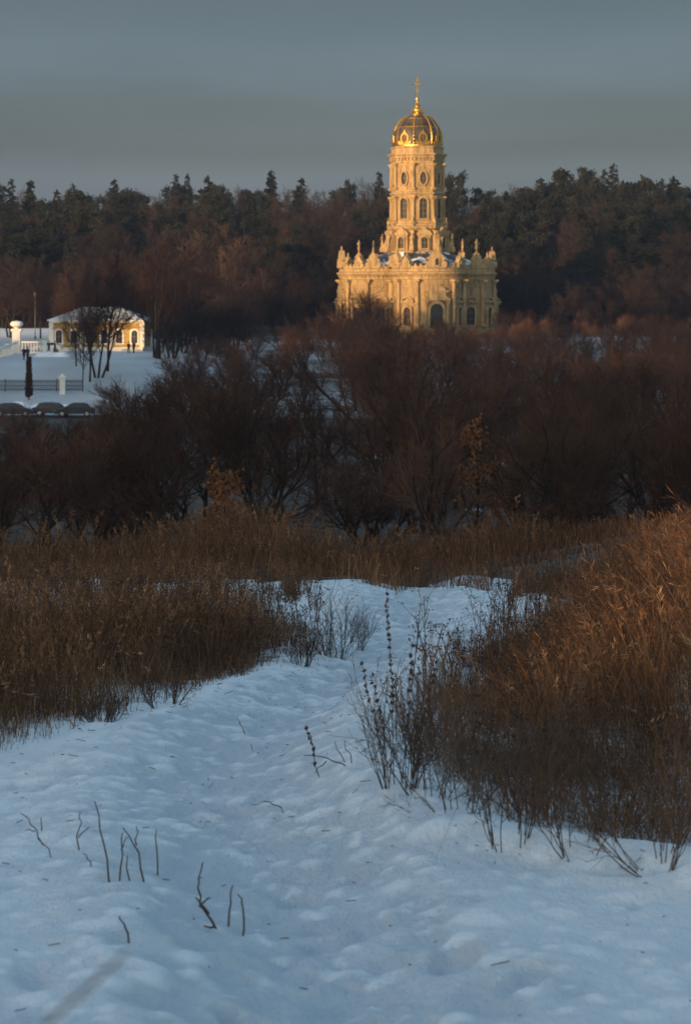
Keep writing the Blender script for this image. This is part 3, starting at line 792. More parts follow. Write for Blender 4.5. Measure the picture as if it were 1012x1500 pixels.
def tallbare(seed, h, label, group, mc, name='bare_tree', tw=0.018, spread=42, t0=0.3, dens=1.0, mt='bark', narrow=0.42, forks=1):
    rg = rs(seed); n = forks
    d = np.concatenate([0.25 * rg.randn(n, 2) * (n > 1), np.ones((n, 1))], 1)
    p0 = np.concatenate([0.25 * rg.randn(n, 2) * (n > 1), np.full((n, 1), -0.8)], 1)
    P0, R0 = march(rg, p0, norm(d), h * (0.85 + 0.15 * rg.rand(n)), 10, 0.05, 0.08, np.full(n, 0.0135 * h), np.full(n, 0.002 * h))
    P1, R1 = fork(rg, P0, R0, 26 // n, t0, spread, 9, narrow, 0.10, 0.12, 7, 0.5, 0.03, 0.62)
    P2, R2 = fork(rg, P1, R1, 9, 0.18, 40, 12, 0.52, 0.08, 0.15, 4, 0.55, 0.018)
    P3, R3 = fork(rg, P2, R2, int(9 * dens), 0.1, 36, 12, 0.7, 0.06, 0.12, 3, 0.6, tw * 0.6, 0.35)
    tr = join([tubes(P0, R0, 8), tubes(P1, R1, 5)]); cr = join([tubes(P2, R2, 3), tubes(P3, R3, 3)])
    return proto(name, label, 'tree', group, tr, cr, M[mt], mc)

def sprays(rg, P, D, ln, wd):
    """needle sprays: thin bent leaf-shaped pairs of faces"""
    n = len(P); U, W = perp(D); a = rg.rand(n)[:, None] * 6.28
    S = (U * np.cos(a) + W * np.sin(a)) * wd[:, None]; Nn = np.cross(D, norm(S)) * (wd * 0.35)[:, None]
    E = P + D * ln[:, None]; Mi = P + D * (ln * 0.45)[:, None]
    V = np.stack([P, Mi + S - Nn, E, Mi - S - Nn, Mi + Nn], 1).reshape(-1, 3)
    b = np.arange(n)[:, None] * 5
    Fc = np.concatenate([b + np.array([[0, 1, 4]]), b + np.array([[1, 2, 4]]), b + np.array([[2, 3, 4]]), b + np.array([[3, 0, 4]])])
    return V, Fc

def spruce(seed, h, w, label, group):
    rg = rs(seed); V = []
    P0, R0 = march(rg, np.array([[0, 0, -0.8]]), np.array([[0, 0, 1.0]]), np.array([h + 0.6]), 6, 0.01, 0.1, np.array([0.017 * h]), np.array([0.02]))
    P = []; D = []; L = []
    nb = 190
    for i in range(nb):
        t = (i + rg.rand()) / nb; z = h * (0.06 + 0.93 * t ** 0.9)
        Rb = w * (1 - t) ** 0.85 * (0.7 + 0.45 * rg.rand()) + 0.25; az = rg.rand() * 6.28
        k = max(3, int(Rb * 7)); 
        for q in range(k):
            u = (q + rg.rand()) / k
            c = np.array([math.cos(az), math.sin(az)]) * Rb * u
            zz = z - 0.42 * Rb * u + 0.22 * Rb * u * u
            P.append((c[0] + 0.1 * rg.randn(), c[1] + 0.1 * rg.randn(), zz))
            da = az + 0.7 * rg.randn(); D.append((math.cos(da), math.sin(da), -0.45 + 0.35 * rg.randn())); L.append(0.40 + 0.4 * rg.rand() + 0.12 * Rb * (1 - u))
    for q in range(14):
        P.append((0, 0, h * (0.93 + 0.06 * q / 14))); a = rg.rand() * 6.28; D.append((math.cos(a) * 0.5, math.sin(a) * 0.5, 0.8)); L.append(0.5)
    P = np.array(P); D = norm(np.array(D)); L = np.array(L)
    return proto('spruce_tree', label, 'tree', group, tubes(P0, R0, 6), sprays(rg, P, D, L, L * 0.30), M['bark'], M['spruce'])

def pine(seed, h, label, group):
    rg = rs(seed)
    P0, R0 = march(rg, np.array([[0, 0, -0.8]]), np.array([[0, 0, 1.0]]), np.array([h * 0.96]), 8, 0.03, 0.1, np.array([0.015 * h]), np.array([0.05]))
    P1, R1 = fork(rg, P0, R0, 26, 0.38, 68, 12, 0.27, 0.07, 0.12, 5, 0.5, 0.04, 0.55)
    P2, R2 = fork(rg, P1, R1, 5, 0.35, 45, 15, 0.45, 0.12, 0.15, 3, 0.5, 0.03)
    ends = np.concatenate([P1[:, -1], P2[:, -1], P2[:, 1], P0[:, -1]])
    n = 17; P = np.repeat(ends, n, 0) + rg.randn(len(ends) * n, 3) * np.array([0.50, 0.50, 0.26])
    D = norm(rg.randn(len(P), 3) + np.array([0, 0, 0.7])); L = 0.40 + 0.35 * rg.rand(len(P))
    return proto('pine_tree', label, 'tree', group, join([tubes(P0, R0, 7), tubes(P1, R1, 4), tubes(P2, R2, 3)]), sprays(rg, P, D, L, L * 0.32), M['bark'], M['pine'])

USED = set()
def plant(p, x, y, z=None, h=1.0, w=None, label=None, rz=None, rg=rs(5), group=None):
    """stand a copy of a tree on the ground (the first time the tree itself)"""
    o = p if p.name not in USED else copy_tree(p); USED.add(p.name)
    o.location = (x, y, gz(x, y) - 0.1 if z is None else z)
    ww = h if w is None else w
    o.scale = (ww, ww, h); o.rotation_euler = (0, 0, rg.rand() * 6.28 if rz is None else rz)
    if label: o['label'] = label
    if group: o['group'] = group
    return o

# far wood on the hill behind the church
GS = 'dark spruces of the wood on the far hill'; GP = 'pines of the wood on the far hill'; GB = 'bare trees of the wood on the far hill'
spr = [spruce(40 + i, 23, 3.6 + 0.4 * (i % 2), 'dark pointed spruce standing in the wood on the far hill', GS) for i in range(4)]
pin = [pine(60 + i, 22, 'dark green round-topped pine standing in the wood on the far hill', GP) for i in range(4)]
bar = [tallbare(80 + i, 21, 'bare brown leafless tree standing in the wood on the far hill', GB, M['twig'], 'bare_tree', 0.045, 40, 0.25, 0.9) for i in range(4)]
rf = rs(99)
def topline(px):   # crest of the wood in the photo
    return np.interp(px, [0, 60, 150, 260, 340, 400, 450, 530, 600, 700, 790, 830, 900, 960, 1012], [282, 284, 286, 276, 278, 272, 276, 282, 282, 279, 270, 267, 270, 275, 272])
def conif(px):     # share of evergreens
    return np.interp(px, [0, 120, 260, 330, 420, 460, 600, 660, 740, 800, 1012], [.75, .6, .5, .55, .3, .15, .15, .3, .75, .85, .8])
rows = [436, 446, 457, 469, 482, 497, 514, 533, 556, 582, 612]
for ri, y in enumerate(rows):
    span = 1160; step = 26 if ri > 1 else 24
    n = int(span / step * (1.0 if ri > 0 else 0.9))
    for q in range(n):
        px = -70 + span * (q + 0.15 + 0.7 * rf.rand()) / n; yy = y + 7 * rf.randn() * 0.5
        x = (px - CX) / F * yy
        if abs(x - 11.7) < 17 and yy < 425: continue
        g = gz(x, yy)
        # the crest of each row rises with the hill towards the photo's top line
        f = (ri / (len(rows) - 1)) ** 0.75
        ty = 372 + (topline(px) - 372) * f + 12 * rf.randn() * (0.6 if ri > 7 else 1)
        ht = EYE + (HOR - ty) / F * yy - g
        if rf.rand() < conif(px) * (1.0 if ri > 1 else 0.55):
            if rf.rand() < (0.34 if px > 600 else 0.5): p = spr[rf.randint(4)]; s = ht / HT[p.name] * (1.04 + 0.07 * rf.rand())
            else: p = pin[rf.randint(4)]; s = ht / HT[p.name]
        else: p = bar[rf.randint(4)]; s = ht / HT[p.name]
        s = max(0.42, min(1.35, s))
        plant(p, x, yy, None, s, s * (0.92 + 0.25 * rf.rand()) if s > 0.7 else s * 1.25, None, None, rf)
# the tops that stand out against the sky, each by its own outline in the photo
for px, ty, y, p, wd, lab in ((397, 254, 575, spr[0], 1.25, 'tallest dark spruce on the far skyline, midway between yellow house and tower'),
        (258, 259, 580, spr[1], 1.1, 'sharp dark spruce on the skyline above the right end of the yellow house'),
        (275, 258, 590, spr[2], 0.9, 'slim dark spruce leaning close beside a sharper one on the skyline'),
        (168, 266, 590, spr[3], 1.2, 'broad dark spruce on the skyline above the yellow house roof'),
        (107, 272, 590, spr[0], 0.8, 'narrow dark spruce spire on the skyline left of the yellow house'),
        (17, 266, 575, spr[1], 1.1, 'dark spruce topping the left edge of the far skyline'),
        (45, 268, 580, spr[2], 1.3, 'wide double-looking dark spruce near the left end of the skyline'),
        (555, 256, 560, spr[3], 1.0, 'lone dark spruce rising from bare trees just left of the tower'),
        (514, 266, 620, pin[0], 0.6, 'small round-topped pine alone on the skyline left of the tower'),
        (664, 255, 580, pin[1], 0.9, 'flat-topped dark pine on the skyline just right of the tower'),
        (810, 250, 590, pin[2], 1.1, 'wide dark pine crown on the skyline right of the church'),
        (857, 248, 590, pin[3], 1.0, 'rounded dark pine beside the highest spruce on the right skyline'),
        (898, 244, 575, spr[0], 1.2, 'highest dark spruce of the skyline right of the church'),
        (985, 262, 560, spr[2], 1.3, 'broad dark spruce near the right edge of the skyline')):
    x = (px - CX) / F * y; g = gz(x, y); ht = EYE + (HOR - ty) / F * y - g
    base = HT[p.name]
    plant(p, x, y, None, ht / base, wd * 0.95, lab, None, rf, 'tall evergreens breaking the far skyline')

# brown leafless trees at the foot of the hill, hiding the trunks of the wood
skirt = [tallbare(160 + i, 15, 'brown leafless tree with a dense twiggy crown at the foot of the far hill', 'bare trees along the foot of the far hill', M['twig'], 'bare_tree', 0.035, 42, 0.12, 1.0, 'bark', 0.46, 1 + 2 * (i % 2)) for i in range(4)]
for y, n in ((428, 52), (416, 46), (403, 40)):
    for q in range(n):
        px = -60 + 1140 * (q + 0.1 + 0.8 * rf.rand()) / n; yy = y + 3 * rf.randn(); x = (px - CX) / F * yy
        if abs(px - 611) < 128 and yy < 424: continue
        if px < 240 and yy < 422: continue
        if 240 < px < 300 and yy < 410: continue
        tp = np.interp(px, [0, 220, 300, 430, 500, 720, 800, 1012], [400, 396, 384, 398, 412, 420, 404, 400]) + (428 - y) * 0.9 + 13 * rf.randn()
        ht = EYE + (HOR - tp) / F * yy - gz(x, yy); p = skirt[rf.randint(4)]; sk = max(0.35, ht / HT[p.name])
        plant(p, x, yy, None, sk, sk * (1.0 + 0.3 * rf.rand()), None, None, rf)

for y, n in ((388, 9), (372, 9), (352, 8)):
    for q in range(n):
        px = 232 + 120 * (q + rf.rand()) / n; x = (px - CX) / F * y; p = skirt[rf.randint(4)]
        ht = EYE + (HOR - 425 - 16 * rf.randn()) / F * y - gz(x, y); sk = max(0.3, ht / HT[p.name]); plant(p, x, y, None, sk, sk * 1.25, None, None, rf)

# single trees one can tell apart
pale = tallbare(120, 11, 'pale tan many-stemmed bare tree catching light before the far wood', None, M['pale_twig'], 'bare_tree', 0.03, 24, 0.12, 0.8, 'pale_twig' if False else 'bark', 0.5, 4)
def stand(p, px, by, ty, y, hh0, label=None, w=1.0, group=None):
    hh = HT[p.name]; q = at(px, by, y); g = gz(q.x, y); ht = EYE + (HOR - ty) / F * y - g
    return plant(p, q.x, y, None, ht / hh, ht / hh * w, label, None, rf, group)
stand(pale, 328, 470, 332, 398, 11, None, 1.2)
big = [tallbare(130 + i, 16, 'x', None, M['dark_twig'], 'bare_tree', 0.026, 42, 0.28, 1.4, 'bark', 0.52, 1 + 2 * (i % 2)) for i in range(3)]
stand(big[1], 232, 535, 352, 318, 16, 'big dark bare tree with forked trunk right of the yellow house', 1.15)
stand(big[0], 158, 555, 372, 292, 16, 'dark bare tree with single leaning trunk before the yellow house front', 1.0)
stand(big[2], 122, 575, 450, 280, 16, 'low dark bare tree with dense crown hiding the middle of the house', 0.8)
for px, by, ty, y, i, w_, lab in ((112, 560, 425, 296, 2, 0.95, 'left of a clump of dark bare trees before the yellow house'), (132, 572, 405, 284, 0, 0.95, 'straight dark trunk in the middle of the clump before the yellow house'),
        (144, 566, 396, 287, 1, 0.95, 'forked dark tree at the right of the clump before the yellow house'), (226, 530, 372, 322, 0, 1.0, 'dark tree with upright trunk touching the right end of the yellow house'), (252, 528, 380, 326, 1, 1.1, 'dark tree leaning right beside the yellow house end'),
        (262, 500, 360, 398, 2, 1.3, 'dark broad tree behind the right end of the yellow house'), (180, 470, 366, 400, 0, 1.3, 'dark crown rising behind the yellow house roof'), (60, 470, 400, 402, 2, 1.3, 'dark tree behind the thin lamp post at left'), (15, 472, 392, 404, 1, 1.3, 'dark tree behind the gate pillar at the left edge')):
    stand(big[i], px, by, ty, y, 16, lab, w_)
stand(big[1], 108, 470, 385, 392, 16, 'dark bare tree standing behind the ridge of the yellow house', 1.2)
stand(big[0], 290, 520, 372, 372, 16, 'broad dark bare tree between the yellow house and the church', 1.1)
stand(big[2], 440, 500, 405, 384, 16, 'dark reddish bare tree close to the left lobe of the church', 1.2)
stand(big[0], 380, 505, 395, 390, 16, 'dark bare tree in the thicket below the pale tree', 1.2)

GW = 'reddish bare willows filling the valley floor'
LW = 'bushy leafless willow with reddish brown twigs in the dark valley thicket'
wil = [willow(200 + i, 9, 2 + i % 3, 20 + 6 * (i % 3), LW, GW, M['willow_twig'], tw=0.017, dens=1.6) for i in range(6)]
low = [willow(230 + i, 6, 6, 40, 'low spreading leafless willow bush with dark stems beyond the dry grass', 'low willow bushes beyond the dry grass', M['shade_twig'], 'willow_bush', 0.014, 1.2) for i in range(3)]
def wtop(px):      # upper edge of the thicket in the photo
    return np.interp(px, [0, 60, 115, 150, 185, 240, 300, 400, 470, 520, 545, 700, 735, 860, 1012], [612, 606, 603, 590, 545, 530, 512, 508, 490, 455, 474, 500, 492, 497, 486])
rw = rs(7)
for y, n, sh, jit in ((384, 30, -0.32, 7), (360, 32, -0.28, 8), (334, 26, -0.2, 9), (304, 24, -0.1, 10), (272, 21, 0.04, 12), (242, 18, 0.22, 14), (212, 17, 0.38, 14), (184, 14, 0.55, 18), (160, 10, 0.75, 20), (140, 8, 0.95, 22)):
    for q in range(n):
        px = -110 + 1240 * (q + 0.1 + 0.8 * rw.rand()) / n
        yy = y + rw.randn() * 6; x = (px - CX) / F * yy
        tp = wtop(px) + sh * 95 * np.interp(px, [0, 150, 300], [0.12, 0.4, 1] if sh > 0 else [0, 0, 1]) + (rw.randn() + 0.35) * jit
        if 555 < px < 725 and yy > 320: tp = max(tp, 476 + 6 * rw.randn())
        if px < 215 and yy > 236: continue
        if 215 < px < 325 and yy > 322 and rw.rand() < 0.2: continue
        if 425 < px < 512 and 150 < yy < 310 and rw.rand() < 0.85: continue          # gap with pale ground showing
        g = gz(x, yy); ht = EYE + (HOR - tp) / F * yy - g
        p = wil[rw.randint(6)]; s = ht / HT[p.name]
        if s < 0.2: continue
        plant(p, x, yy, None, min(s, 2.0), max(0.55, min(1.6, s * (0.95 + 0.35 * rw.rand()))), None, None, rw)
for y, n in ((122, 7), (106, 7), (92, 8)):
    for q in range(n):
        px = -90 + 1200 * (q + 0.1 + 0.8 * rw.rand()) / n
        yy = y + rw.randn() * 4; x = (px - CX) / F * yy; g = gz(x, yy)
        if abs(px - 688) < 55 or abs(px - 345) < 30 or (375 < px < 520 and yy > 88): continue
        tp = np.interp(px, [0, 200, 500, 800, 1012], [640, 620, 640, 620, 600]) + (106 - y) * -1.2 + 26 * rw.randn()
        p = low[rw.randint(3)] if rw.rand() < 0.3 else wil[rw.randint(6)]; ht = EYE + (HOR - tp) / F * yy - g; s = max(0.4, min(1.5, ht / HT[p.name]))
        plant(p, x, yy, None, s if True else 1, s * 1.1, None, None, rw)

gw = [willow(260 + i, 11, 2 + i, 20 + 8 * i, 'x', None, M['shade_twig'], 'willow_tree', 0.011, 1.5, 0.5) for i in range(3)]
for px, ty, y, i, lab, wd in ((60, 622, 118, 0, 'big willow with dark spreading limbs at the left end of the thicket', 1.1), (215, 575, 132, 2, 'big round-crowned willow below the snowy square', 1.1), (300, 560, 128, 1, 'big willow with a leaning trunk left of the thicket gap', 1.0),
        (395, 590, 120, 2, 'wide willow behind the fallen boughs near the middle of the thicket', 1.1), (470, 545, 150, 0, 'tall willow with bare trunks standing in the pale gap of the thicket', 0.9), (560, 545, 140, 1, 'tall willow with dark forked trunk below the church doorway', 1.0),
        (612, 600, 124, 2, 'full willow just left of the orange-leaved oak', 1.0), (760, 560, 128, 0, 'tall dark willow right of the orange-leaved oak', 1.1), (850, 540, 140, 2, 'large willow with reaching limbs above the long fallen bough', 1.1), (930, 555, 126, 1, 'large willow standing above the right hand slope', 1.1), (1000, 570, 118, 0, 'big dark willow cut by the right edge of the view', 1.1), (130, 640, 110, 1, 'dense willow with crooked limbs over the left grass', 1.1)):
    stand(gw[i], px, 790, ty, y, 0, lab, wd)

# young oak that has kept its orange leaves
def oak(label, h, seed):
    rg = rs(seed)
    P0, R0 = march(rg, np.array([[0, 0, -0.3]]), np.array([[0, 0, 1.0]]), np.array([h]), 8, 0.07, 0.1, np.array([0.016 * h]), np.array([0.02]))
    P1, R1 = fork(rg, P0, R0, 18, 0.25, 48, 10, 0.36, 0.1, 0.12, 6, 0.5, 0.02, 0.6)
    P2, R2 = fork(rg, P1, R1, 8, 0.2, 42, 14, 0.5, 0.05, 0.15, 4, 0.5, 0.012)
    e = P2[:, 1:].reshape(-1, 3); e = np.repeat(e, 4, 0); e = e[rg.rand(len(e)) < 0.42] 
    P = e + rg.randn(len(e), 3) * 0.12; D = norm(rg.randn(len(P), 3) + np.array([0, 0, -0.6])); L = 0.13 + 0.09 * rg.rand(len(P))
    return proto('oak_tree', label, 'tree', None, join([tubes(P0, R0, 7), tubes(P1, R1, 4)]), join([(sprays(rg, P, D, L, L * 0.42))]), M['bark'], M['oak_leaf'])
stand(oak('slender young oak still holding dry orange leaves among bare willows', 6.5, 301), 688, 770, 612, 92, 6.5, None, 0.9)
stand(oak('small rusty-leaved sapling low in the thicket left of the path', 4, 305), 345, 770, 683, 86, 4.0, None, 0.9)
for q in (stand(wil[2], 800, 770, 590, 98, 8.2, 'willow with a straight pale grey trunk standing right of the orange oak', 0.8),): pass

# fallen and broken boughs at the edge of the thicket
def bough(px, py, y, L, az, label, seed, r=0.10, rise=0.25, m='deadwood'):
    rg = rs(seed); q = hit(px, py); y = q.y; x = q.x; z = q.z; L = L * 1.6; r = r * 1.6
    d = norm(np.array([[math.cos(az), math.sin(az) * 0.6, rise]]))
    P0, R0 = march(rg, np.array([[x, y, z + 0.15]]), d, np.array([L]), 9, 0.16, -0.02, np.array([r]), np.array([0.03]))
    P1, R1 = fork(rg, P0, R0, 7, 0.25, 40, 12, 0.42, 0.02, 0.16, 5, 0.6, 0.02)
    P2, R2 = fork(rg, P1, R1, 4, 0.3, 40, 14, 0.5, 0.02, 0.18, 4, 0.6, 0.012)
    root = empty('fallen_bough', (0, 0, 0)); tag(root, label, 'fallen branch')
    mesh_arr('limb', *tubes(P0, R0, 7), M[m], root, True); mesh_arr('side_branches', *join([tubes(P1, R1, 5), tubes(P2, R2, 3)]), M[m], root, True)
bough(385, 786, 62, 3.4, 0.15, 'bleached fallen bough lying level over the reddish dry grass', 401, 0.06, 0.12)
bough(505, 785, 66, 2.8, 2.3, 'pale broken branch propped up behind the dry grass near the path', 402, 0.06, 0.5)
bough(445, 742, 84, 3.4, -0.35, 'grey dead bough sloping through the thicket behind the left grass', 403, 0.09, 0.28)
bough(860, 755, 74, 4.6, 0.25, 'long pale fallen bough slanting upward at the right of the thicket', 404, 0.06, 0.42)
bough(905, 735, 80, 4.4, 0.1, 'thin pale dead branch leaning out beside the right hand slope', 405, 0.05, 0.55)
bough(255, 770, 58, 1.6, 0.3, 'short grey broken branch half sunk in the left dry grass', 406, 0.05, 0.1)

# leafless trees added unseen on the ridge behind the camera to filter the low sun
alder = [willow(290 + i, 9, 3, 24, 'leafless alder added out of view behind the viewer to filter the sun', 'alders added behind the viewer to filter the sun', M['willow_twig'], 'filter_tree', 0.02) for i in range(2)]
for i, t in enumerate(np.arange(-190, 66, 2.6)):
    for r in range(FILTER if t > -60 else FILTER_V):
        u = 112 + 9 * r + 3 * rw.randn(); tt = t + 1.2 * rw.randn()
        x, y = -SS * u + SCo * tt, -SCo * u - SS * tt
        s = 0.9 + 0.35 * rw.rand()
        plant(alder[rw.randint(2)], x, y, None, s, s * 1.1, None, None, rw)
# ------------------------------------------------------------------ the yellow house
def build_house():
    Y0 = 372.0; xl = (75 - CX) / F * Y0; xr = (209 - CX) / F * Y0; zb = gz((xl + xr) / 2, Y0) - 0.1
    L = xr - xl; D = 9.0; h = 4.5
    ho = empty('yellow_house', ((xl + xr) / 2, Y0, zb), math.radians(-4))
    tag(ho, 'long single-storey ochre yellow house with white trim and snowy hipped roof', 'house')
    W = L / 2
    MB().box(-W, W, 0, D, 0, h).build('wall', M['yellow'], ho)
    MB().box(-W - 0.12, W + 0.12, -0.12, D + 0.12, -0.6, 0.7).build('plinth', M['white'], ho)
    MB().box(-W - 0.3, W + 0.3, -0.3, D + 0.3, h - 0.004, h + 0.28).build('cornice', M['white'], ho)
    e = 0.55; rz = h + 0.285; rh = 2.1; hx = W - 4.2
    v = [(-W - e, -e, rz), (W + e, -e, rz), (W + e, D + e, rz), (-W - e, D + e, rz), (-hx, D / 2, rz + rh), (hx, D / 2, rz + rh),
         (-W - e, -e, rz + 0.12), (W + e, -e, rz + 0.12), (W + e, D + e, rz + 0.12), (-W - e, D + e, rz + 0.12)]
    r = MB().add(v, [(3, 2, 1, 0), (0, 1, 7, 6), (1, 2, 8, 7), (2, 3, 9, 8), (3, 0, 6, 9), (6, 7, 5, 4), (7, 8, 5), (8, 9, 4, 5), (9, 6, 4)]).build('roof', M['house_roof'], ho)
    ck = MB(); ck.box(-0.4, 0.4, D / 2 - 0.35, D / 2 + 0.35, rz + 1.6, rz + 3.0); ck.box(-0.5, 0.5, D / 2 - 0.45, D / 2 + 0.45, rz + 2.8, rz + 2.99); 
    for i in range(6):
        u = -W + L * (i + 0.5) / 6
        fr = lambda a, b, c, u=u: (u + a, -b, 1.35 + c)
        window(ho, fr, arch_out(0.95, 2.0), 0.12, 0.22, True, True, mat=M['white'])
    for i in range(3):
        u = D * (i + 0.5) / 3
        fr = lambda a, b, c, u=u: (-W - b, u - a, 1.35 + c)
        window(ho, fr, arch_out(0.95, 2.0), 0.12, 0.22, True, True, mat=M['white'])
    for u in (-W, W):
        MB().box(u - 0.35, u + 0.35, -0.10, 0.4, 0.705, h - 0.008).build('corner_pilaster', M['white'], ho)
    for u in (-W + L / 3, -W + 2 * L / 3): MB().box(u - 0.25, u + 0.25, -0.07, 0.2, 0.705, h - 0.008).build('pilaster', M['white'], ho)
build_house()

# ------------------------------------------------------------------ white balustrade and gate pillar
def baluster_run(label, p, q, h, nb, npost):
    p = Vector(p); q = Vector(q); L = (q - p).to_2d().length; az = math.atan2(q.y - p.y, q.x - p.x)
    b = empty('balustrade', p, az); tag(b, label, 'balustrade'); dz = q.z - p.z
    def bar(name, z0, z1, w):
        MB().add([(x, s * w, z + dz * x / L) for x in (0, L) for s in (-1, 1) for z in (z0, z1)], [(0, 1, 3, 2), (4, 6, 7, 5), (0, 2, 6, 4), (1, 5, 7, 3), (0, 4, 5, 1), (2, 3, 7, 6)]).build(name, M['white'], b)
    bar('rail', h - 0.2, h, 0.18); bar('foot_rail', -0.3, 0.22, 0.16)
    for i in range(nb):
        x = L * (i + 0.5) / nb
        MB().lathe([(0.10, 0.22), (0.07, 0.35), (0.14, 0.55), (0.13, 0.7), (0.07, h - 0.4), (0.11, h - 0.2)], 8, (x, 0, dz * x / L)).build('baluster', M['white'], b)
    for i in range(npost):
        x = L * i / max(1, npost - 1); z = dz * x / L
        mb = MB(); mb.box(x - 0.28, x + 0.28, -0.28, 0.28, z - 0.4, z + h + 0.04); mb.box(x - 0.36, x + 0.36, -0.36, 0.36, z + h + 0.041, z + h + 0.2)
        mb.build('post', M['white'], b)
def gp(px, y): 
    x = (px - CX) / F * y; return (x, y, gz(x, y))
baluster_run('white stone balustrade climbing towards the gate pillar at the left edge', gp(-32, 292), gp(24, 345), 1.75, 20, 5)
baluster_run('white stone balustrade crossing level between the gate pillar and white car', gp(27, 352), gp(66, 352), 1.75, 9, 2)
def pillar(px, y, h, label):
    x, yy, z = gp(px, y); o = empty('gate_pillar', (x, yy, z)); tag(o, label, 'pillar')
    MB().box(-0.55, 0.55, -0.55, 0.55, -0.4, h * 0.72).build('shaft', M['white'], o)
    MB().box(-0.75, 0.75, -0.75, 0.75, h * 0.72 + 0.002, h * 0.80).build('capital', M['white'], o)
    MB().lathe([(0.3, h * 0.80), (0.35, h * 0.83), (0.85, h * 0.9), (0.95, h * 0.97), (0.7, h * 1.03), (0.05, h * 1.06)], 14).build('vase', M['white'], o)
pillar(25, 347, 4.5, 'white gate pillar crowned by a wide snow-capped vase at left')
x, yy, z = gp(52, 400)
o = empty('lamp_post', (x, yy, z)); tag(o, 'thin grey lamp post rising behind the white balustrade', 'lamp post')
MB().lathe([(0.16, -0.3), (0.16, 0.5), (0.08, 0.6), (0.06, 7.2)], 8).build('pole', M['grey_metal'], o)
MB().lathe([(0.05, 7.2), (0.22, 7.3), (0.26, 7.6), (0.1, 7.8), (0.02, 7.95)], 8).build('lantern', M['grey_metal'], o)

# ------------------------------------------------------------------ railing along the street and white posts
def railing(label, p, q, h, n):
    p = Vector(p); q = Vector(q); L = (q - p).to_2d().length; dz = q.z - p.z; az = math.atan2(q.y - p.y, q.x - p.x)
    b = empty('railing', p, az); tag(b, label, 'fence')
    for zz in (h - 0.1, h * 0.55, 0.25): MB().tube([(0, 0, zz), (L, 0, zz + dz)], 0.035, 5).build('rail', M['grey_metal'], b)
    mb = MB()
    for i in range(n):
        x = L * i / (n - 1); mb.tube([(x, 0, 0.1 + dz * x / L), (x, 0, h + 0.12 + dz * x / L)], 0.035, 4)
    o = mb.build('pickets', M['grey_metal'], b)
    for i in range(5):
        x = L * i / 4; MB().box(x - 0.06, x + 0.06, -0.06, 0.06, -0.3 + dz * x / L, h + 0.2 + dz * x / L).build('post', M['grey_metal'], b)
railing('dark metal picket railing along the top of the snowy street bank', gp(-30, 277), gp(122, 277), 1.25, 90)
for px, lab in ((43, 'white stone post of the street railing beside the slim brown cypress'), (92, 'white stone post of the street railing right of the slim brown cypress')):
    x, yy, z = gp(px, 275.5); o = empty('stone_post', (x, yy, z)); tag(o, lab, 'post', 'white stone posts of the street railing')
    MB().box(-0.3, 0.3, -0.3, 0.3, -0.4, 1.75).build('shaft', M['white'], o); MB().lathe([(0.58, 1.752), (0.58, 1.9), (0.05, 2.3)], 4, ph=math.pi / 4).build('cap', M['white'], o)
# slim brown conifer
M['twig_rust'] = simple('rusty_needles', (0.075, 0.036, 0.024), 0.9, 0, 0.3, 1.2, 0.1)
def slim(label, h, seed):
    rg = rs(seed); t = rg.rand(900) ** 0.8; R = 0.30 * (1 - t) ** 0.8 + 0.04; a = rg.rand(900) * 6.28; rr = R * np.sqrt(rg.rand(900))
    P = np.stack([rr * np.cos(a), rr * np.sin(a), 0.3 + t * (h - 0.5)], 1); D = norm(np.stack([np.cos(a), np.sin(a), np.full(900, 1.6)], 1) + 0.3 * rg.randn(900, 3)); L = 0.25 + 0.2 * rg.rand(900)
    return proto('cypress_tree', label, 'tree', None, tubes(np.array([[[0, 0, -0.3], [0, 0, h * 0.9]]]), np.array([[0.08, 0.02]]), 6), sprays(rg, P, D, L, L * 0.3), M['bark'], M['twig_rust'])
x, yy, z = gp(43, 272); plant(slim('slim pointed rusty brown cypress standing against the snowy bank', 4.9, 71), x, yy)

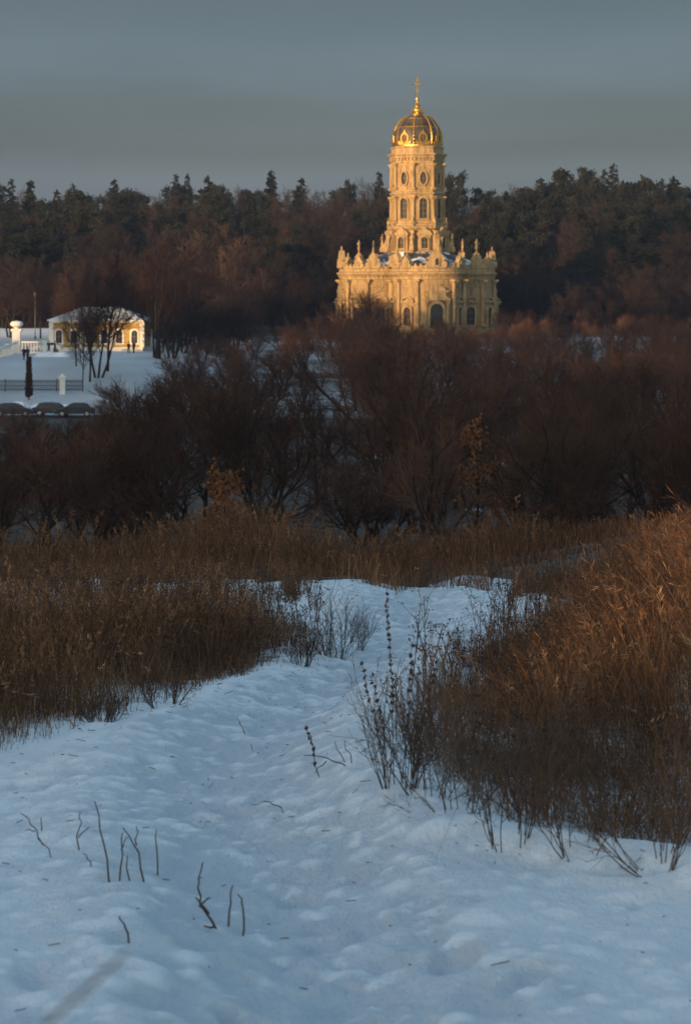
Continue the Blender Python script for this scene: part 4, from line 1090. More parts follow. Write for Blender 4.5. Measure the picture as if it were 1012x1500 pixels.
# ------------------------------------------------------------------ cars
M['paint_white'] = simple('white_car_paint', (0.70, 0.70, 0.68), 0.3, 0, 0.06, 1, 0.5)
M['paint_dark'] = simple('dark_car_paint', (0.022, 0.024, 0.03), 0.3, 0, 0.2, 1, 0.5)
M['rubber'] = simple('rubber', (0.02, 0.02, 0.02), 0.9)
M['rim'] = simple('wheel_rim', (0.35, 0.35, 0.36), 0.35, 0.8)
M['lamp'] = simple('lamp_glass', (0.55, 0.55, 0.52), 0.15)
M['red_lamp'] = simple('red_lamp', (0.25, 0.02, 0.015), 0.2)
def car(label, px, y, rz, paint, snow=False):
    x, yy, z = gp(px, y); o = empty('parked_car', (x, yy, z + 0.02), rz); tag(o, label, 'car')
    lo = [(-2.15, 0.32), (-2.2, 0.55), (-2.12, 0.88), (-1.85, 0.97), (-1.0, 1.0), (0.9, 0.98), (1.75, 0.86), (2.12, 0.7), (2.18, 0.45), (2.1, 0.3)]
    cab = [(-1.75, 0.985), (-1.35, 1.40), (-0.9, 1.47), (0.1, 1.48), (0.45, 1.40), (1.15, 0.965)]
    mb = MB()
    def slab(out, hw, hw2):
        n = len(out); rows = [(-hw2, 0.94), (-hw, 1.0), (hw, 1.0), (hw2, 0.94)]
        vs = []; cx = sum(u for u, w in out) / n; 
        for yv, k in ((-hw, 0.97), (-hw * 0.93, 1.0), (hw * 0.93, 1.0), (hw, 0.97)):
            for u, w in out: vs.append((cx + (u - cx) * k, yv * (1 - 0.20 * max(0, (w - 0.98) / 0.5)), w))
        fs = [tuple(range(n - 1, -1, -1)), tuple(range(3 * n, 4 * n))]
        for r in range(3): fs += [(r * n + i, r * n + (i + 1) % n, (r + 1) * n + (i + 1) % n, (r + 1) * n + i) for i in range(n)]
        mb.add(vs, fs)
    slab(lo, 0.87, 0.8); slab(cab, 0.80, 0.7)
    mb.build('body', paint, o)
    for s in (-1, 1):
        sd = lambda u, w, e=0.0: (u, s * (0.80 * (1 - 0.20 * max(0, (w - 0.98) / 0.5)) + 0.012 + e), w)
        for q in ([(-1.5, 1.04), (-1.2, 1.37), (-0.42, 1.40), (-0.42, 1.02)], [(-0.34, 1.02), (-0.34, 1.40), (0.08, 1.40), (0.36, 1.34), (0.88, 1.0)]):
            MB().add([sd(u, w) for u, w in q], [tuple(range(len(q)))]).build('side_window', M['glass'], o)
        for wx in (-1.32, 1.32):
            w = empty('wheel', (wx, s * 0.74, 0.32)); w.parent = o; KIDS.setdefault(o.name, []).append(w)
            fr = lambda a, b, c: (a, s * c, b)
            MB().lathe([(0.20, -0.10), (0.31, -0.10), (0.33, -0.06), (0.33, 0.13), (0.30, 0.16), (0.2, 0.16)], 18, fr=fr).build('tyre', M['rubber'], w)
            MB().lathe([(0.21, -0.05), (0.21, 0.165), (0.08, 0.175)], 12, fr=fr).build('rim', M['rim'], w)
        MB().box(2.06, 2.17, s * 0.62 - 0.14, s * 0.62 + 0.14, 0.58, 0.70).build('headlight', M['lamp'], o)
        MB().box(-2.17, -2.08, s * 0.66 - 0.12, s * 0.66 + 0.12, 0.64, 0.84).build('tail_light', M['red_lamp'], o)
    MB().add([(1.09, -0.66, 1.035), (1.09, 0.66, 1.035), (0.53, 0.58, 1.40), (0.53, -0.58, 1.40)], [(0, 1, 2, 3)]).build('windscreen', M['glass'], o)
    MB().add([(-1.735, -0.66, 1.04), (-1.735, 0.66, 1.04), (-1.38, 0.58, 1.39), (-1.38, -0.58, 1.39)], [(3, 2, 1, 0)]).build('rear_window', M['glass'], o)
car('white car parked sideways on the snow before the yellow house', 70, 366, math.radians(178), M['paint_white'])
car('dark car at the left edge of the street below the snowy bank', 20, 259, math.radians(3), M['paint_dark'])
car('dark car in the middle of the three parked below the snowy bank', 78, 260, math.radians(-3), M['paint_dark'])
car('dark car nearest the thicket, last of the three below the bank', 110, 259, math.radians(184), M['paint_dark'])

# ------------------------------------------------------------------ people
M['coat'] = simple('dark_coat', (0.018, 0.020, 0.028), 0.9)
M['coat_b'] = simple('navy_coat', (0.025, 0.032, 0.055), 0.9)
M['skin'] = simple('skin', (0.45, 0.27, 0.19), 0.6, 0, 0.06)
M['hat'] = simple('wool_hat', (0.03, 0.025, 0.025), 0.95)
def person(label, px, y, rz, mat, stride=0.12, hh=1.74):
    x, yy, z = gp(px, y); me = bpy.data.meshes.new('person')
    s = stride
    V = [(0, 0, .95), (0, 0, 1.15), (0, 0, 1.38), (0, 0, 1.50), (0, -.02, 1.58), (0, -.02, 1.68),                     # 0-5 pelvis..head
         (.10, 0, .90), (.11, -s, .50), (.11, -s * .9, .09), (.11, -s * .9 - .14, .05), (-.10, 0, .90), (-.11, s * .6, .50), (-.11, s * 1.3, .10), (-.11, s * 1.3 - .14, .05),
         (.19, 0, 1.42), (.25, .05, 1.15), (.19, -.10, .98), (.15, -.15, .96), (-.19, 0, 1.42), (-.25, .05, 1.15), (-.19, -.10, .98), (-.15, -.15, .96)]
    E = [(0, 1), (1, 2), (2, 3), (3, 4), (4, 5), (0, 6), (6, 7), (7, 8), (8, 9), (0, 10), (10, 11), (11, 12), (12, 13), (2, 14), (14, 15), (15, 16), (16, 17), (2, 18), (18, 19), (19, 20), (20, 21)]
    R = [.17, .16, .18, .08, .085, .10, .11, .085, .06, .05, .11, .085, .06, .05, .085, .07, .055, .05, .085, .07, .055, .05]
    me.from_pydata(V, E, []); o = bpy.data.objects.new('person', me); COL.objects.link(o)
    md = o.modifiers.new('skin', 'SKIN'); sv = me.skin_vertices[0].data
    for i, r in enumerate(R): sv[i].radius = (r, r * (0.8 if i < 3 else 1))
    sv[0].use_root = True
    o.modifiers.new('sub', 'SUBSURF').levels = 1
    dg = bpy.context.evaluated_depsgraph_get(); nm = bpy.data.meshes.new_from_object(o.evaluated_get(dg))
    bpy.data.objects.remove(o); nm.materials.clear(); nm.materials.append(mat); nm.materials.append(M['skin'])
    for p in nm.polygons:
        p.use_smooth = True
        if p.center.z > 1.53: p.material_index = 1
    o = bpy.data.objects.new('person', nm); COL.objects.link(o); o.location = (x, yy, z); o.rotation_euler = (0, 0, rz); o.scale = (hh / 1.8,) * 3
    tag(o, label, 'person')
    MB().lathe([(0.118, 1.68), (0.125, 1.73), (0.11, 1.79), (0.05, 1.83)], 12, (0, -.015, 0)).build('hat', M['hat'], o, True)
    MB().lathe([(0.21, 0.62), (0.19, 0.8), (0.185, 1.0), (0.19, 1.2), (0.20, 1.38), (0.12, 1.5)], 14, sx=1.0, sy=0.8).build('coat', mat, o, True)
person('person in a dark coat with hands in pockets, left of a walking pair', 35.5, 305, 2.6, M['coat'])
person('person in a navy coat with hands in pockets, right of a walking pair', 41, 305, 2.9, M['coat_b'])
person('person in a dark coat standing beside the side of the white car', 72, 356, 1.2, M['coat'], 0.06)
person('person in a navy coat standing at the end of the white car', 81, 356, -1.6, M['coat_b'], 0.06)
person('person in a dark coat by the lit house wall, left of two', 189, 352, 0.6, M['coat'], 0.06, 1.68)
person('person in a navy coat by the lit house wall, right of two', 196.5, 352, -0.5, M['coat_b'], 0.1, 1.82)
# shovelled snow heaped along the edge of the square
def heap(label, px0, px1, y, h, seed):
    x0 = (px0 - CX) / F * y; x1 = (px1 - CX) / F * y; n, m = 60, 12; V = []; gxs = np.linspace(x0, x1, n)
    for j in range(m):
        v = j / (m - 1) * 2 - 1
        for gx_ in gxs:
            e = min(1, (gx_ - x0) / 0.8, (x1 - gx_) / 0.8)
            hh = h * max(0, 1 - v * v) * max(0, e) * (0.6 + 0.8 * float(vnoise(np.array([gx_ * 1.3 + 5 * seed]), np.array([v * 1.5]), seed)[0]))
            V.append((gx_, y + v * 1.1, gz(gx_, y + v * 1.1) - 0.05 + hh))
    Fc = [(j * n + i, j * n + i + 1, (j + 1) * n + i + 1, (j + 1) * n + i) for j in range(m - 1) for i in range(n - 1)]
    o = mesh_arr('snow_heap', V, np.array(Fc), M['snow'], None, True); tag(o, label, 'snow bank')
M['snow'] = simple('snow', (0.80, 0.83, 0.86), 0.7, 0, 0.04, 2)
heap('long low heap of shovelled snow across the square by the white car', 50, 104, 327, 0.75, 3)
heap('low ridge of ploughed snow along the street behind the dark cars', -20, 118, 266, 0.8, 9)
# ------------------------------------------------------------------ dry grass
def scatter(rg, n, x0, x1, y0, y1, dens):
    """n points spread over the ground by a density of place"""
    out = []; c = 0
    while c < n:
        k = n * 2; x = x0 + (x1 - x0) * rg.rand(k); y = y0 + (y1 - y0) * rg.rand(k)
        q = rg.rand(k) < dens(x, y); out.append(np.stack([x[q], y[q]], 1)); c += q.sum()
        if q.sum() == 0: break
    return np.concatenate(out)[:n]

def blades(rg, P, h, w, lean, bend, az=None, K=4, tint=None):
    n = len(P); az = rg.rand(n) * 6.28 if az is None else az
    D = np.stack([np.cos(az), np.sin(az)], 1); t = np.linspace(0, 1, K)
    off = (lean[:, None] * t + bend[:, None] * t ** 2.2) * h[:, None]
    z = h[:, None] * (t - 0.35 * (off / np.maximum(h[:, None], 1e-6)) ** 2 * t)
    C = np.empty((n, K, 3)); C[:, :, :2] = P[:, None, :2] + D[:, None] * off[..., None]; C[:, :, 2] = P[:, 2:3] + z - 0.02
    fa = rg.rand(n) * 3.14; S = np.stack([np.cos(fa), np.sin(fa), np.zeros(n)], 1)
    ww = w[:, None] * (1 - 0.8 * t ** 1.5)
    V = np.stack([C - S[:, None] * ww[..., None], C + S[:, None] * ww[..., None]], 2).reshape(-1, 3)
    i = np.arange(K - 1); q = np.stack([2 * i, 2 * i + 1, 2 * i + 3, 2 * i + 2], 1)
    Fc = (np.arange(n)[:, None, None] * 2 * K + q[None]).reshape(-1, 4)
    tn = rg.rand(n) if tint is None else tint
    return V, Fc, np.repeat(tn, 2 * K), C

def plumes(rg, C, idx, ln, wd, tn):
    """loose seed plumes at blade tips: sprigs lying along the top of the stalk"""
    A = C[idx, -2]; B = C[idx, -1]; d = norm(B - A); m = 9; n = len(idx)
    t = rg.rand(n, m); p = (A[:, None] * (1 - t[..., None]) + B[:, None] * t[..., None])
    p = (B[:, None] - d[:, None] * (t * ln[:, None])[..., None]).reshape(-1, 3)
    dd = norm(np.repeat(d, m, 0) + 0.55 * rg.randn(n * m, 3)); L = np.repeat(ln, m) * (0.22 + 0.2 * rg.rand(n * m)); W = np.repeat(wd, m)
    S = norm(np.cross(dd, rg.randn(n * m, 3))) * W[:, None]
    V = np.stack([p, p + dd * (L * .5)[:, None] + S, p + dd * L[:, None], p + dd * (L * .5)[:, None] - S], 1).reshape(-1, 3)
    Fc = np.arange(n * m * 4).reshape(-1, 4)
    return V, Fc, np.repeat(np.repeat(tn[idx], m), 4)

def grass(name, label, rg, xy, hf, wf, leanf, mat, plume=0.25, az=None, tb=0.0, K=4, bendk=0.35):
    x, y = xy[:, 0], xy[:, 1]; n = len(x); P = np.stack([x, y, H(x, y)], 1)
    h = hf(x, y) * (0.35 + 0.85 * rg.rand(n)); w = wf(x, y) * (0.7 + 0.6 * rg.rand(n))
    tn = np.clip(0.08 + 0.78 * rg.rand(n) ** 1.5 + 0.5 * (fbm(x / 0.5, y / 0.7, 2, 91) - 0.5) + tb, 0, 1)
    V, Fc, T, C = blades(rg, P, h, w, leanf * np.abs(rg.randn(n)), bendk * rg.rand(n) + 0.9 * (rg.rand(n) < 0.10), az(n, rg) if az else None, K, tn)
    if plume:
        idx = np.nonzero((rg.rand(n) < plume) & (h > np.median(h)))[0]
        V2, F2, T2 = plumes(rg, C, idx, h[idx] * 0.22, w[idx] * 1.1, np.clip(tn + 0.12, 0, 1))
        Fc = np.concatenate([Fc, F2 + len(V)]); V = np.concatenate([V, V2]); T = np.concatenate([T, T2])
    o = mesh_arr(name, V, Fc, mat, None, False, {'tint': T}); tag(o, label, 'grass', None, 'stuff'); return o

lim = lambda x, y: np.abs(x) < 0.155 * y + 1.0
wind = lambda n, rg: math.pi * 0.95 + 1.7 * rg.randn(n)
# left bank
def dl(x, y):
    e = xL(y) - x - 0.9 * (fbm(x / 0.6, y / 0.9, 3, 15) - 0.42)
    d = sst(e, -0.05, 0.25) * (0.35 + 0.65 * sst(fbm(x / 0.5, y / 0.8, 2, 33), 0.38, 0.62))
    d = d * np.where(y > 20, 0.06 + 0.94 * (1 - sst(y, 20.0, 21.8)) , 1) * sst(y, 11.2, 12.6)
    return d * lim(x, y) * (12.0 / np.maximum(y, 12)) ** 0.4
hl = lambda x, y: (0.17 + 0.43 * sst(xL(y) - x, 0, 0.9)) * (0.35 + 1.25 * fbm(x / 0.5, y / 0.9, 3, 52)) * (1 - 0.42 * sst(y, 15, 20))
rg = rs(501)
grass('dry_grass', 'reddish brown dry grass and weeds on the bank left of the snowy path', rg, scatter(rg, 30000, -5.5, 0.2, 11, 26.3, dl), hl, lambda x, y: 0.0009 + 0.00008 * y, 0.18, M['straw'], 0.45, None, -0.04)
# grass beyond the snow patch and over the brow of the hill
def df(x, y):
    a = 0.25 + 0.75 * sst(fbm(x / 1.6, y / 3.0, 3, 35), 0.34, 0.55)
    br = 26.0 + 2.6 * fbm(x / 0.5, y * 0, 3, 5)
    s = np.where(x > xL(y), sst(y + 5.0 * (fbm(x / 0.4, y / 0.9, 3, 6) - 0.5), 27.6, 29.2), sst(y, br, br + 1.3))
    s = np.where(x > xR(y), 1.0, s) * sst(y, 25, 27)
    return a * s * lim(x, y)
hf = lambda x, y: (0.24 + 0.62 * sst(y, 31, 52) * (1 - 0.75 * sst(x, 2.2, 5.5))) * (0.15 + 1.7 * fbm(x / 1.1, y / 2.5, 3, 53) ** 1.3) * (1 + 0.5 * np.exp(-((x + 0.045 * y) / (0.03 * y)) ** 2)) 
rg = rs(502)
grass('dry_grass', 'rusty dry grass covering the brow where the path drops away', rg, scatter(rg, 60000, -13, 14, 25.5, 78, df), hf, lambda x, y: 0.0010 + 0.00012 * y, 0.18, M['straw'], 0.35, None, -0.16)
# right hand mound of tall straw
def dr(x, y):
    e = x - xR(y) + 0.8 * (fbm(x / 0.5, y / 0.8, 3, 16) - 0.55)
    d = sst(e, 0.0, 0.7) * (0.12 + 0.88 * sst(fbm(x / 0.45, y / 0.6, 2, 34), 0.36, 0.60))
    d = d * (0.35 + 0.65 * sst(y, 10.5, 13.0)) * np.where(y < 13.5, sst(fbm(x / 0.35, y / 0.5, 2, 71), 0.36, 0.55), 1)
    return d * sst(y, 8.6, 10.0) * lim(x, y) * (10.0 / np.maximum(y, 10)) ** 0.5
hr = lambda x, y: (0.24 + 0.74 * sst(x - xR(y), 0.1, 2.3)) * (0.45 + 1.05 * fbm(x / 0.6, y / 1.0, 3, 54)) * (1 - 0.35 * sst(y, 17, 24))
rg = rs(503)
grass('dry_grass', 'tall tangled straw on the mound right of the snowy path', rg, scatter(rg, 30000, 0.1, 6.4, 8.4, 29.5, dr), hr, lambda x, y: 0.0010 + 0.00008 * y, 0.24, M['straw'], 0.35, wind, -0.12, 5, 0.45)
def dlow(x, y):
    e = x - xR(y) + 0.30 * (fbm(x / 0.3, y / 0.4, 2, 17) - 0.5)
    return sst(e, 0.0, 0.35) * (1 - sst(e, 0.9, 1.8)) * sst(fbm(x / 0.28, y / 0.35, 2, 36), 0.42, 0.62) * lim(x, y) * sst(y, 8.5, 9.5)
rg = rs(504)
grass('dead_undergrowth', 'grey brown matted stems fringing the right hand mound', rg, scatter(rg, 8000, 0, 3.0, 8.4, 19, dlow), lambda x, y: 0.36 + 0 * x, lambda x, y: 0.0009 + 0.00006 * y, 0.55, M['straw'], 0.0, None, -0.15, 5, 0.8)

# scattered tufts breaking the edge of the snow at the brow
def dtuft(x, y):
    n = fbm(x / 0.30, y / 0.8, 2, 81)
    k = np.where((x > xL(y)) & (x < xR(y)), 0.28 * sst(y, 25.5, 28), 0.6)
    return sst(n, 0.57, 0.66) * k * lim(x, y) * sst(y, 21.0, 22.5)
rg = rs(505)
grass('dry_grass', 'small brown tufts breaking through the snow along the brow', rg, scatter(rg, 9000, -5.2, 2.6, 21, 29.5, dtuft), lambda x, y: 0.20 + 0.18 * vnoise(x / 0.5, y / 0.8, 3), lambda x, y: 0.0010 + 0.00009 * y, 0.25, M['straw'], 0.15, None, -0.1)

# dead flowering weeds: stems with flat dark heads, too many to count
def weeds(name, label, seed, n, area, dens, hfun, heads, sm=1.0):
    rg = rs(seed); xy = scatter(rg, n, *area, dens); n = len(xy); x, y = xy.T; P = np.stack([x, y, H(x, y) - 0.03], 1)
    h = hfun(x, y) * (0.7 + 0.6 * rg.rand(n)); d = norm(np.stack([0.14 * rg.randn(n), 0.14 * rg.randn(n), np.ones(n)], 1))
    P0, R0 = march(rg, P, d, h, 5, 0.05, 0.05, np.full(n, 0.0030 * sm), np.full(n, 0.0018 * sm))
    P1, R1 = fork(rg, P0, R0, 6, 0.45, 32, 9, 0.30, 0.2, 0.06, 3, 0.8, 0.0012 * sm, 0.3)
    tips = np.concatenate([P1[:, -1], P0[:, -1]])
    k = heads; Q = np.repeat(tips, k, 0) + rg.randn(len(tips) * k, 3) * np.array([0.012, 0.012, 0.005]) * sm
    D = norm(rg.randn(len(Q), 3) + np.array([0, 0, 0.8])); L = (0.006 + 0.007 * rg.rand(len(Q))) * sm
    V1, F1 = join([tubes(P0, R0, 3), tubes(P1, R1, 3)]); V2, F2 = sprays(rg, Q, D, L, L * 0.5)
    F2 = F2.reshape(-1, 3); F2 = np.concatenate([F2, F2[:, 2:3]], 1)
    V = np.concatenate([V1, V2])
    me_f = F1.tolist() + [tuple(r[:3] + len(V1)) for r in F2]
    me = bpy.data.meshes.new(name); me.from_pydata(V.tolist(), [], me_f); me.materials.append(M['stalk']); me.materials.append(M['seed'])
    me.polygons.foreach_set('material_index', np.concatenate([np.zeros(len(F1), np.int32), np.ones(len(F2), np.int32)])); me.update()
    o = bpy.data.objects.new(name, me); COL.objects.link(o); tag(o, label, 'weeds', None, 'stuff')
weeds('dead_weeds', 'dead weeds with dark flat seed heads among the left hand grass', 601, 420, (-5, 0, 11.5, 25.5), lambda x, y: sst(xL(y) - x, 0, 0.2) * lim(x, y) * (0.3 + 0.7 * sst(y, 15, 19)), lambda x, y: 0.34 + 0 * x, 5, 1.35)
weeds('dead_weeds', 'dead weeds with dark seed heads along the edge of the right mound', 602, 150, (0.2, 4, 9.5, 24), lambda x, y: sst(x - xR(y), -0.02, 0.1) * (1 - sst(x - xR(y), 0.5, 1.3)) * lim(x, y), lambda x, y: 0.42 + 0 * x, 5, 1.2)

# ------------------------------------------------------------------ single stalks one can count
def stem(px, py, tips, label, rad, m='stalk', name='dead_stalk', whorl=0, seed=1, kinds=None, dy=0.0):
    """a stalk rooted where the photo shows its foot; its tips stand at the height the photo shows"""
    rg = rs(seed); b = hit(px, py); root = empty(name, b); tag(root, label, 'dead stalk', kinds)
    k = b.y / F; mb = MB(); mh = MB()
    for ti, pts in enumerate(tips):
        Q = [(0, 0, -0.05)] if ti == 0 or pts[0] is None else []
        pp = [p for p in pts if p is not None]
        dep = rg.randn() * 0.06
        for qi, (u, v) in enumerate(pp):
            Q.append(((u - px) * k, dep * (qi + 1) / len(pp) + dy * (qi + 1), (py - v) * k))
        # refine with a little crook
        R = []
        for a, c in zip(Q[:-1], Q[1:]):
            for t in (0, 0.33, 0.67): R.append(tuple(a[i] + (c[i] - a[i]) * t + (rg.randn() * 0.004 if t else 0) for i in range(3)))
        R.append(Q[-1]); n = len(R)
        mb.tube(R, [rad * (1 - 0.55 * i / n) * (1 if ti == 0 else 0.75) for i in range(n)], 6)
        if whorl and ti == 0:
            for i in range(whorl):
                t = 0.3 + 0.7 * (i + 0.5) / whorl; f = t * (n - 1); j = min(int(f), n - 2); g = f - j
                c = [R[j][q] + (R[j + 1][q] - R[j][q]) * g for q in range(3)]
                for s in range(5):
                    a = rg.rand() * 6.28; r = 0.0035 + 0.003 * rg.rand(); o = 0.006
                    mh.lathe([(0.001, -r), (r * 0.9, 0), (r * 0.6, r * 0.9), (0.001, r * 1.3)], 5, (c[0] + o * math.cos(a), c[1] + o * math.sin(a), c[2] + rg.randn() * 0.004))
    n0 = len(mb.f)
    if whorl: mb.add(mh.v, mh.f)
    so_ = mb.build('stem', M[m], root, True); so_.data.materials.append(M['seed'])
    for p_ in list(so_.data.polygons)[n0:]: p_.material_index = 1
    return root
GT = 'cut stalks poking up through the near snow'
stem(165, 1293, [[(150, 1240), (135, 1183)]], 'tallest straight cut stalk leaning left out of the near snow', 0.0042, seed=1, kinds=GT)
stem(192, 1290, [[(188, 1252)]], 'shortest upright cut stub between two leaning stalks', 0.0036, seed=2, kinds=GT)
stem(172, 1290, [[(178, 1258), (176, 1230)], [(176, 1250), (183, 1236)]], 'short crooked stalk beside the tallest leaning one', 0.0036, seed=3, kinds=GT)
stem(213, 1292, [[(204, 1250), (180, 1213)], [(200, 1240), (199, 1212)]], 'stalk bent sharply to the left near its top, in the near snow', 0.0042, seed=4, kinds=GT)
stem(232, 1285, [[(230, 1250), (229, 1218)]], 'straight upright stalk rightmost of the near left group', 0.0036, seed=5, kinds=GT)
stem(70, 1235, [[(55, 1215), (32, 1190)], [(60, 1220), (57, 1204)], [(52, 1218), (36, 1219)]], 'forked little stalk lying leftwards on the near snow', 0.0034, seed=6, kinds=GT)
stem(82, 1258, [[(70, 1248), (50, 1237)]], 'thin broken stalk lying below the forked one at left', 0.003, seed=7, kinds=GT)
stem(115, 1240, [[(116, 1215), (118, 1190)], [(116, 1226), (133, 1208)]], 'small v-shaped forked stalk in the snow at left', 0.0034, seed=8, kinds=GT)
stem(140, 1275, [[(133, 1262), (122, 1250)]], 'short bit of stalk lying beside the v-shaped one', 0.003, seed=9, kinds=GT)
stem(330, 1372, [[(310, 1352), (292, 1330), (290, 1300), (295, 1272)], [(305, 1345), (284, 1326)], [(292, 1330), (308, 1316)], [(313, 1356), (300, 1352)]], 'thick knotted branching stalk nearest the camera, bent like a hook', 0.0056, seed=10, kinds=GT)
stem(333, 1365, [[(335, 1340), (339, 1308)]], 'upright stub just right of the hooked stalk', 0.0042, seed=11, kinds=GT)
stem(355, 1372, [[(357, 1345), (354, 1318), (348, 1313)]], 'upright stub with a bent tip, right of another stub', 0.0042, seed=12, kinds=GT)
stem(190, 1375, [[(184, 1355), (177, 1338)]], 'lone short stub leaning left below the group of stalks', 0.0042, seed=13, kinds=GT)
stem(470, 1138, [[(460, 1105), (447, 1068)]], 'small dead stalk with seed whorls leaning left on the path edge', 0.0032, whorl=7, seed=14)
stem(530, 1116, [[(500, 1118), (470, 1108), (445, 1106)], [(505, 1117), (490, 1085)], [(515, 1116), (505, 1080)], [(478, 1112), (462, 1126)]], 'branched dead stalk lying flat on the snow beside the right mound', 0.0036, seed=15)
stem(428, 1193, [[(412, 1184), (395, 1176), (368, 1180)]], 'thin curved twig lying alone in the middle of the path', 0.003, seed=16)
stem(362, 1080, [[(355, 1066), (347, 1053)]], 'tiny lone stalk leaning left in the middle of the path', 0.003, seed=17)
nx_, ny_ = -0.42, 1.62
root = empty('grass_stalk', (nx_, ny_, gz(nx_, ny_))); tag(root, 'blurred brown grass stalk arching close to the camera at bottom left', 'dead stalk')
g0 = gz(nx_, ny_); MB().tube([(0, 0, -0.05), (0.02, 0.0, 0.45), (0.08, 0.0, 0.85), (0.18, 0, 1.07 - g0 + 0.0), (0.228, 0, 1.118 - g0), (0.275, 0, 1.160 - g0)], [0.0035, 0.0035, 0.003, 0.0025, 0.0022, 0.0016], 7).build('stem', M['stalk_grey'], root, True)
# bits of stalk and seed husk dropped on the snow
rg = rs(506); xy = scatter(rg, 900, -2.6, 2.0, 6.2, 27, lambda x, y: ((x > xL(y) - 0.1) & (x < xR(y) + 0.1)) * (0.12 + np.exp(-np.minimum(np.abs(x - xR(y)), np.abs(x - xL(y))) / 0.3)))
P = np.stack([xy[:, 0], xy[:, 1], H(xy[:, 0], xy[:, 1]) + 0.012], 1); D = norm(rg.randn(900, 3) * np.array([1, 1, 0.15])); L = 0.012 + 0.05 * rg.rand(900) ** 3
V, Fc = tubes(np.stack([P, P + D * L[:, None]], 1), np.full((900, 2), 0.0016), 4)
tag(mesh_arr('stalk_litter', V, Fc, M['stalk'], None), 'crumbs of dead stalk and seed husk lying on the snow', 'litter', None, 'stuff')
GM = 'tall dead motherwort stalks at the point of the right mound'
k = 0
for (px, py, tx, ty, lab) in ((578, 1150, 567, 866, 'tallest dead stalk strung with seed whorls at the tip of the right mound'),
        (566, 1140, 528, 968, 'dead seed stalk leaning left, outermost of the cluster by the path'),
        (590, 1150, 604, 940, 'dead seed stalk standing just right of the tallest one'),
        (572, 1148, 545, 985, 'shorter dead seed stalk between the tallest and the outermost one'),
        (600, 1140, 640, 960, 'dead seed stalk leaning right towards the mound')):
    k += 1
    stem(px, py, [[(px + (tx - px) * .35, py + (ty - py) * .4), (px + (tx - px) * .75, py + (ty - py) * .75), (tx, ty)], [(px + (tx - px) * .3, py + (ty - py) * .33), (px + (tx - px) * .5 - 16, py + (ty - py) * .55)], [(px + (tx - px) * .4, py + (ty - py) * .42), (px + (tx - px) * .6 + 15, py + (ty - py) * .66)]], lab, 0.0026, whorl=18 if k == 1 else 9, seed=30 + k, kinds=GM)
# bare little bushes at the edge of the snow
def bush(px, py, h, label, seed, n=16, m='stalk_grey', spread=28):
    rg = rs(seed); b = hit(px, py); root = empty('dead_bush', b); tag(root, label, 'dead bush')
    az = rg.rand(n) * 6.28; le = np.radians(spread * np.abs(rg.randn(n)) * 0.8); d = np.stack([np.sin(le) * np.cos(az), np.sin(le) * np.sin(az), np.cos(le)], 1)
    P0, R0 = march(rg, np.stack([0.06 * np.cos(az), 0.06 * np.sin(az), np.full(n, -0.04)], 1), d, h * (0.6 + 0.5 * rg.rand(n)), 6, 0.08, 0.04, np.full(n, 0.0024), np.full(n, 0.0012))
    P1, R1 = fork(rg, P0, R0, 7, 0.25, 34, 10, 0.42, 0.10, 0.14, 4, 0.8, 0.0011)
    P2, R2 = fork(rg, P1, R1, 3, 0.3, 34, 10, 0.5, 0.08, 0.14, 3, 0.8, 0.0009)
    mesh_arr('stems', *join([tubes(P0, R0, 4), tubes(P1, R1, 3), tubes(P2, R2, 3)]), M[m], root)
bush(490, 965, 0.52, 'grey twiggy dead bush at the corner of the left grass', 701, 26)
bush(520, 950, 0.34, 'smaller sparse grey bush standing alone on the snow mid-path', 702, 14)
bush(585, 1155, 0.5, 'dense dark dead bush at the foot of the tall seed stalks', 703, 22, 'stalk', 24)
bush(630, 1165, 0.36, 'low grey brown bush right of the tall seed stalks', 704, 16, 'stalk_grey', 50)
bush(745, 1238, 0.62, 'dark upright dead bush at the front edge of the right mound', 705, 14, 'stalk', 26)
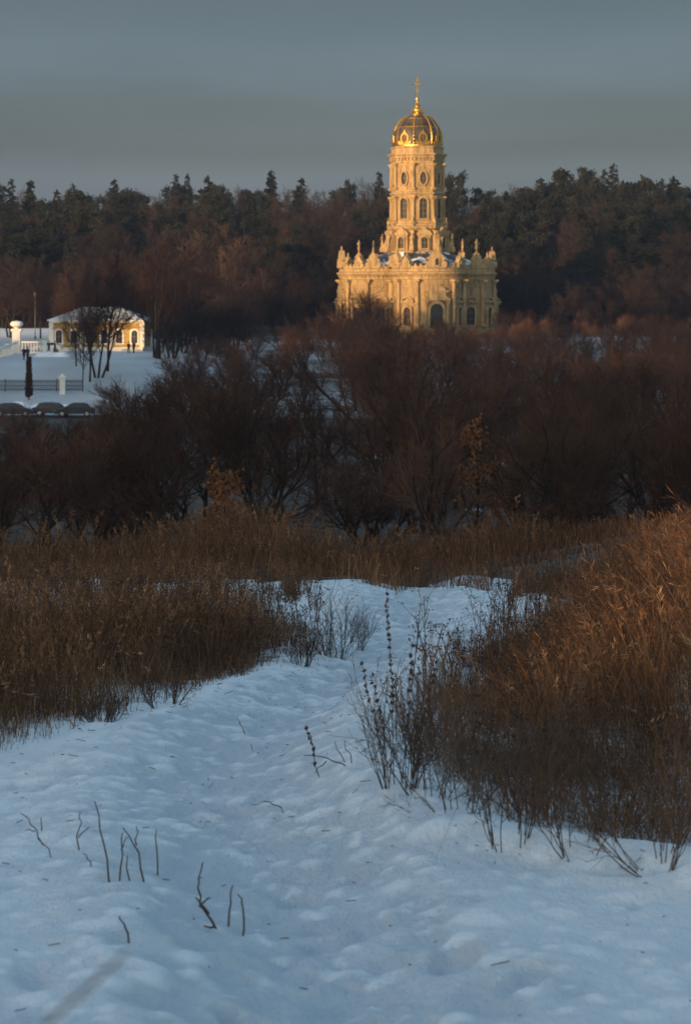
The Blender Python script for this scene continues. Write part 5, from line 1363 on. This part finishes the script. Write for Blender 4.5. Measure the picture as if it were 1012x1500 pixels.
bush(850, 1250, 0.40, 'spreading dark bush at the snowy foot of the right mound', 706, 14, 'stalk', 55)
bush(960, 1270, 0.5, 'tangled dark bush nearest the right edge of the snow', 707, 16, 'stalk', 50)
bush(670, 1190, 0.30, 'sprawling thin bush between the upright dark bush and the low grey one', 708, 14, 'stalk_grey', 50)
bush(622, 1110, 0.42, 'shaggy brown bush behind the tall seed stalks', 713, 26, 'stalk', 36)
bush(668, 1075, 0.40, 'open grey bush on the mound with snow showing round it', 714, 22, 'stalk_grey', 40)
bush(705, 1150, 0.36, 'brown bush between two snow patches on the right mound', 715, 24, 'stalk', 44)
bush(790, 1195, 0.42, 'untidy dark bush low on the front of the right mound', 716, 24, 'stalk', 42)
bush(900, 1215, 0.45, 'matted brown bush low in the straw at right', 717, 26, 'stalk', 42)
bush(700, 985, 0.34, 'small brown bush at the back edge of the right mound', 718, 22, 'stalk', 40)
bush(440, 972, 0.34, 'dark brown bush at the path end of the left grass', 719, 24, 'stalk', 34)
bush(630, 862, 0.34, 'small reddish bush poking through snow at the crest of the path', 709, 22, 'stalk', 30)
bush(710, 858, 0.34, 'low dark bush on the crest at the right end of the path', 710, 28, 'stalk', 45)
bush(150, 1058, 0.20, 'low dark tuft at the snowy edge of the left grass', 711, 24, 'stalk', 45)
bush(240, 1035, 0.22, 'small dark tuft leaning over the path from the left grass', 712, 20, 'stalk', 40)
# ------------------------------------------------------------------ air of the valley
if HAZE > 0:
    me = bpy.data.meshes.new('haze'); bx = MB().box(-1100, 1100, -440, 1470, -90, 75)
    hm = bpy.data.materials.new('valley_haze'); hm.use_nodes = True; t = hm.node_tree; t.nodes.remove(t.nodes['Principled BSDF'])
    pv = t.nodes.new('ShaderNodeVolumePrincipled'); pv.inputs['Density'].default_value = HAZE; pv.inputs['Color'].default_value = (0.55, 0.72, 1.0, 1); pv.inputs['Anisotropy'].default_value = 0.2
    t.links.new(pv.outputs[0], t.nodes['Material Output'].inputs['Volume'])
    o = bx.build('haze', hm); tag(o, 'thin cold evening haze filling the whole valley', 'haze', None, 'stuff')
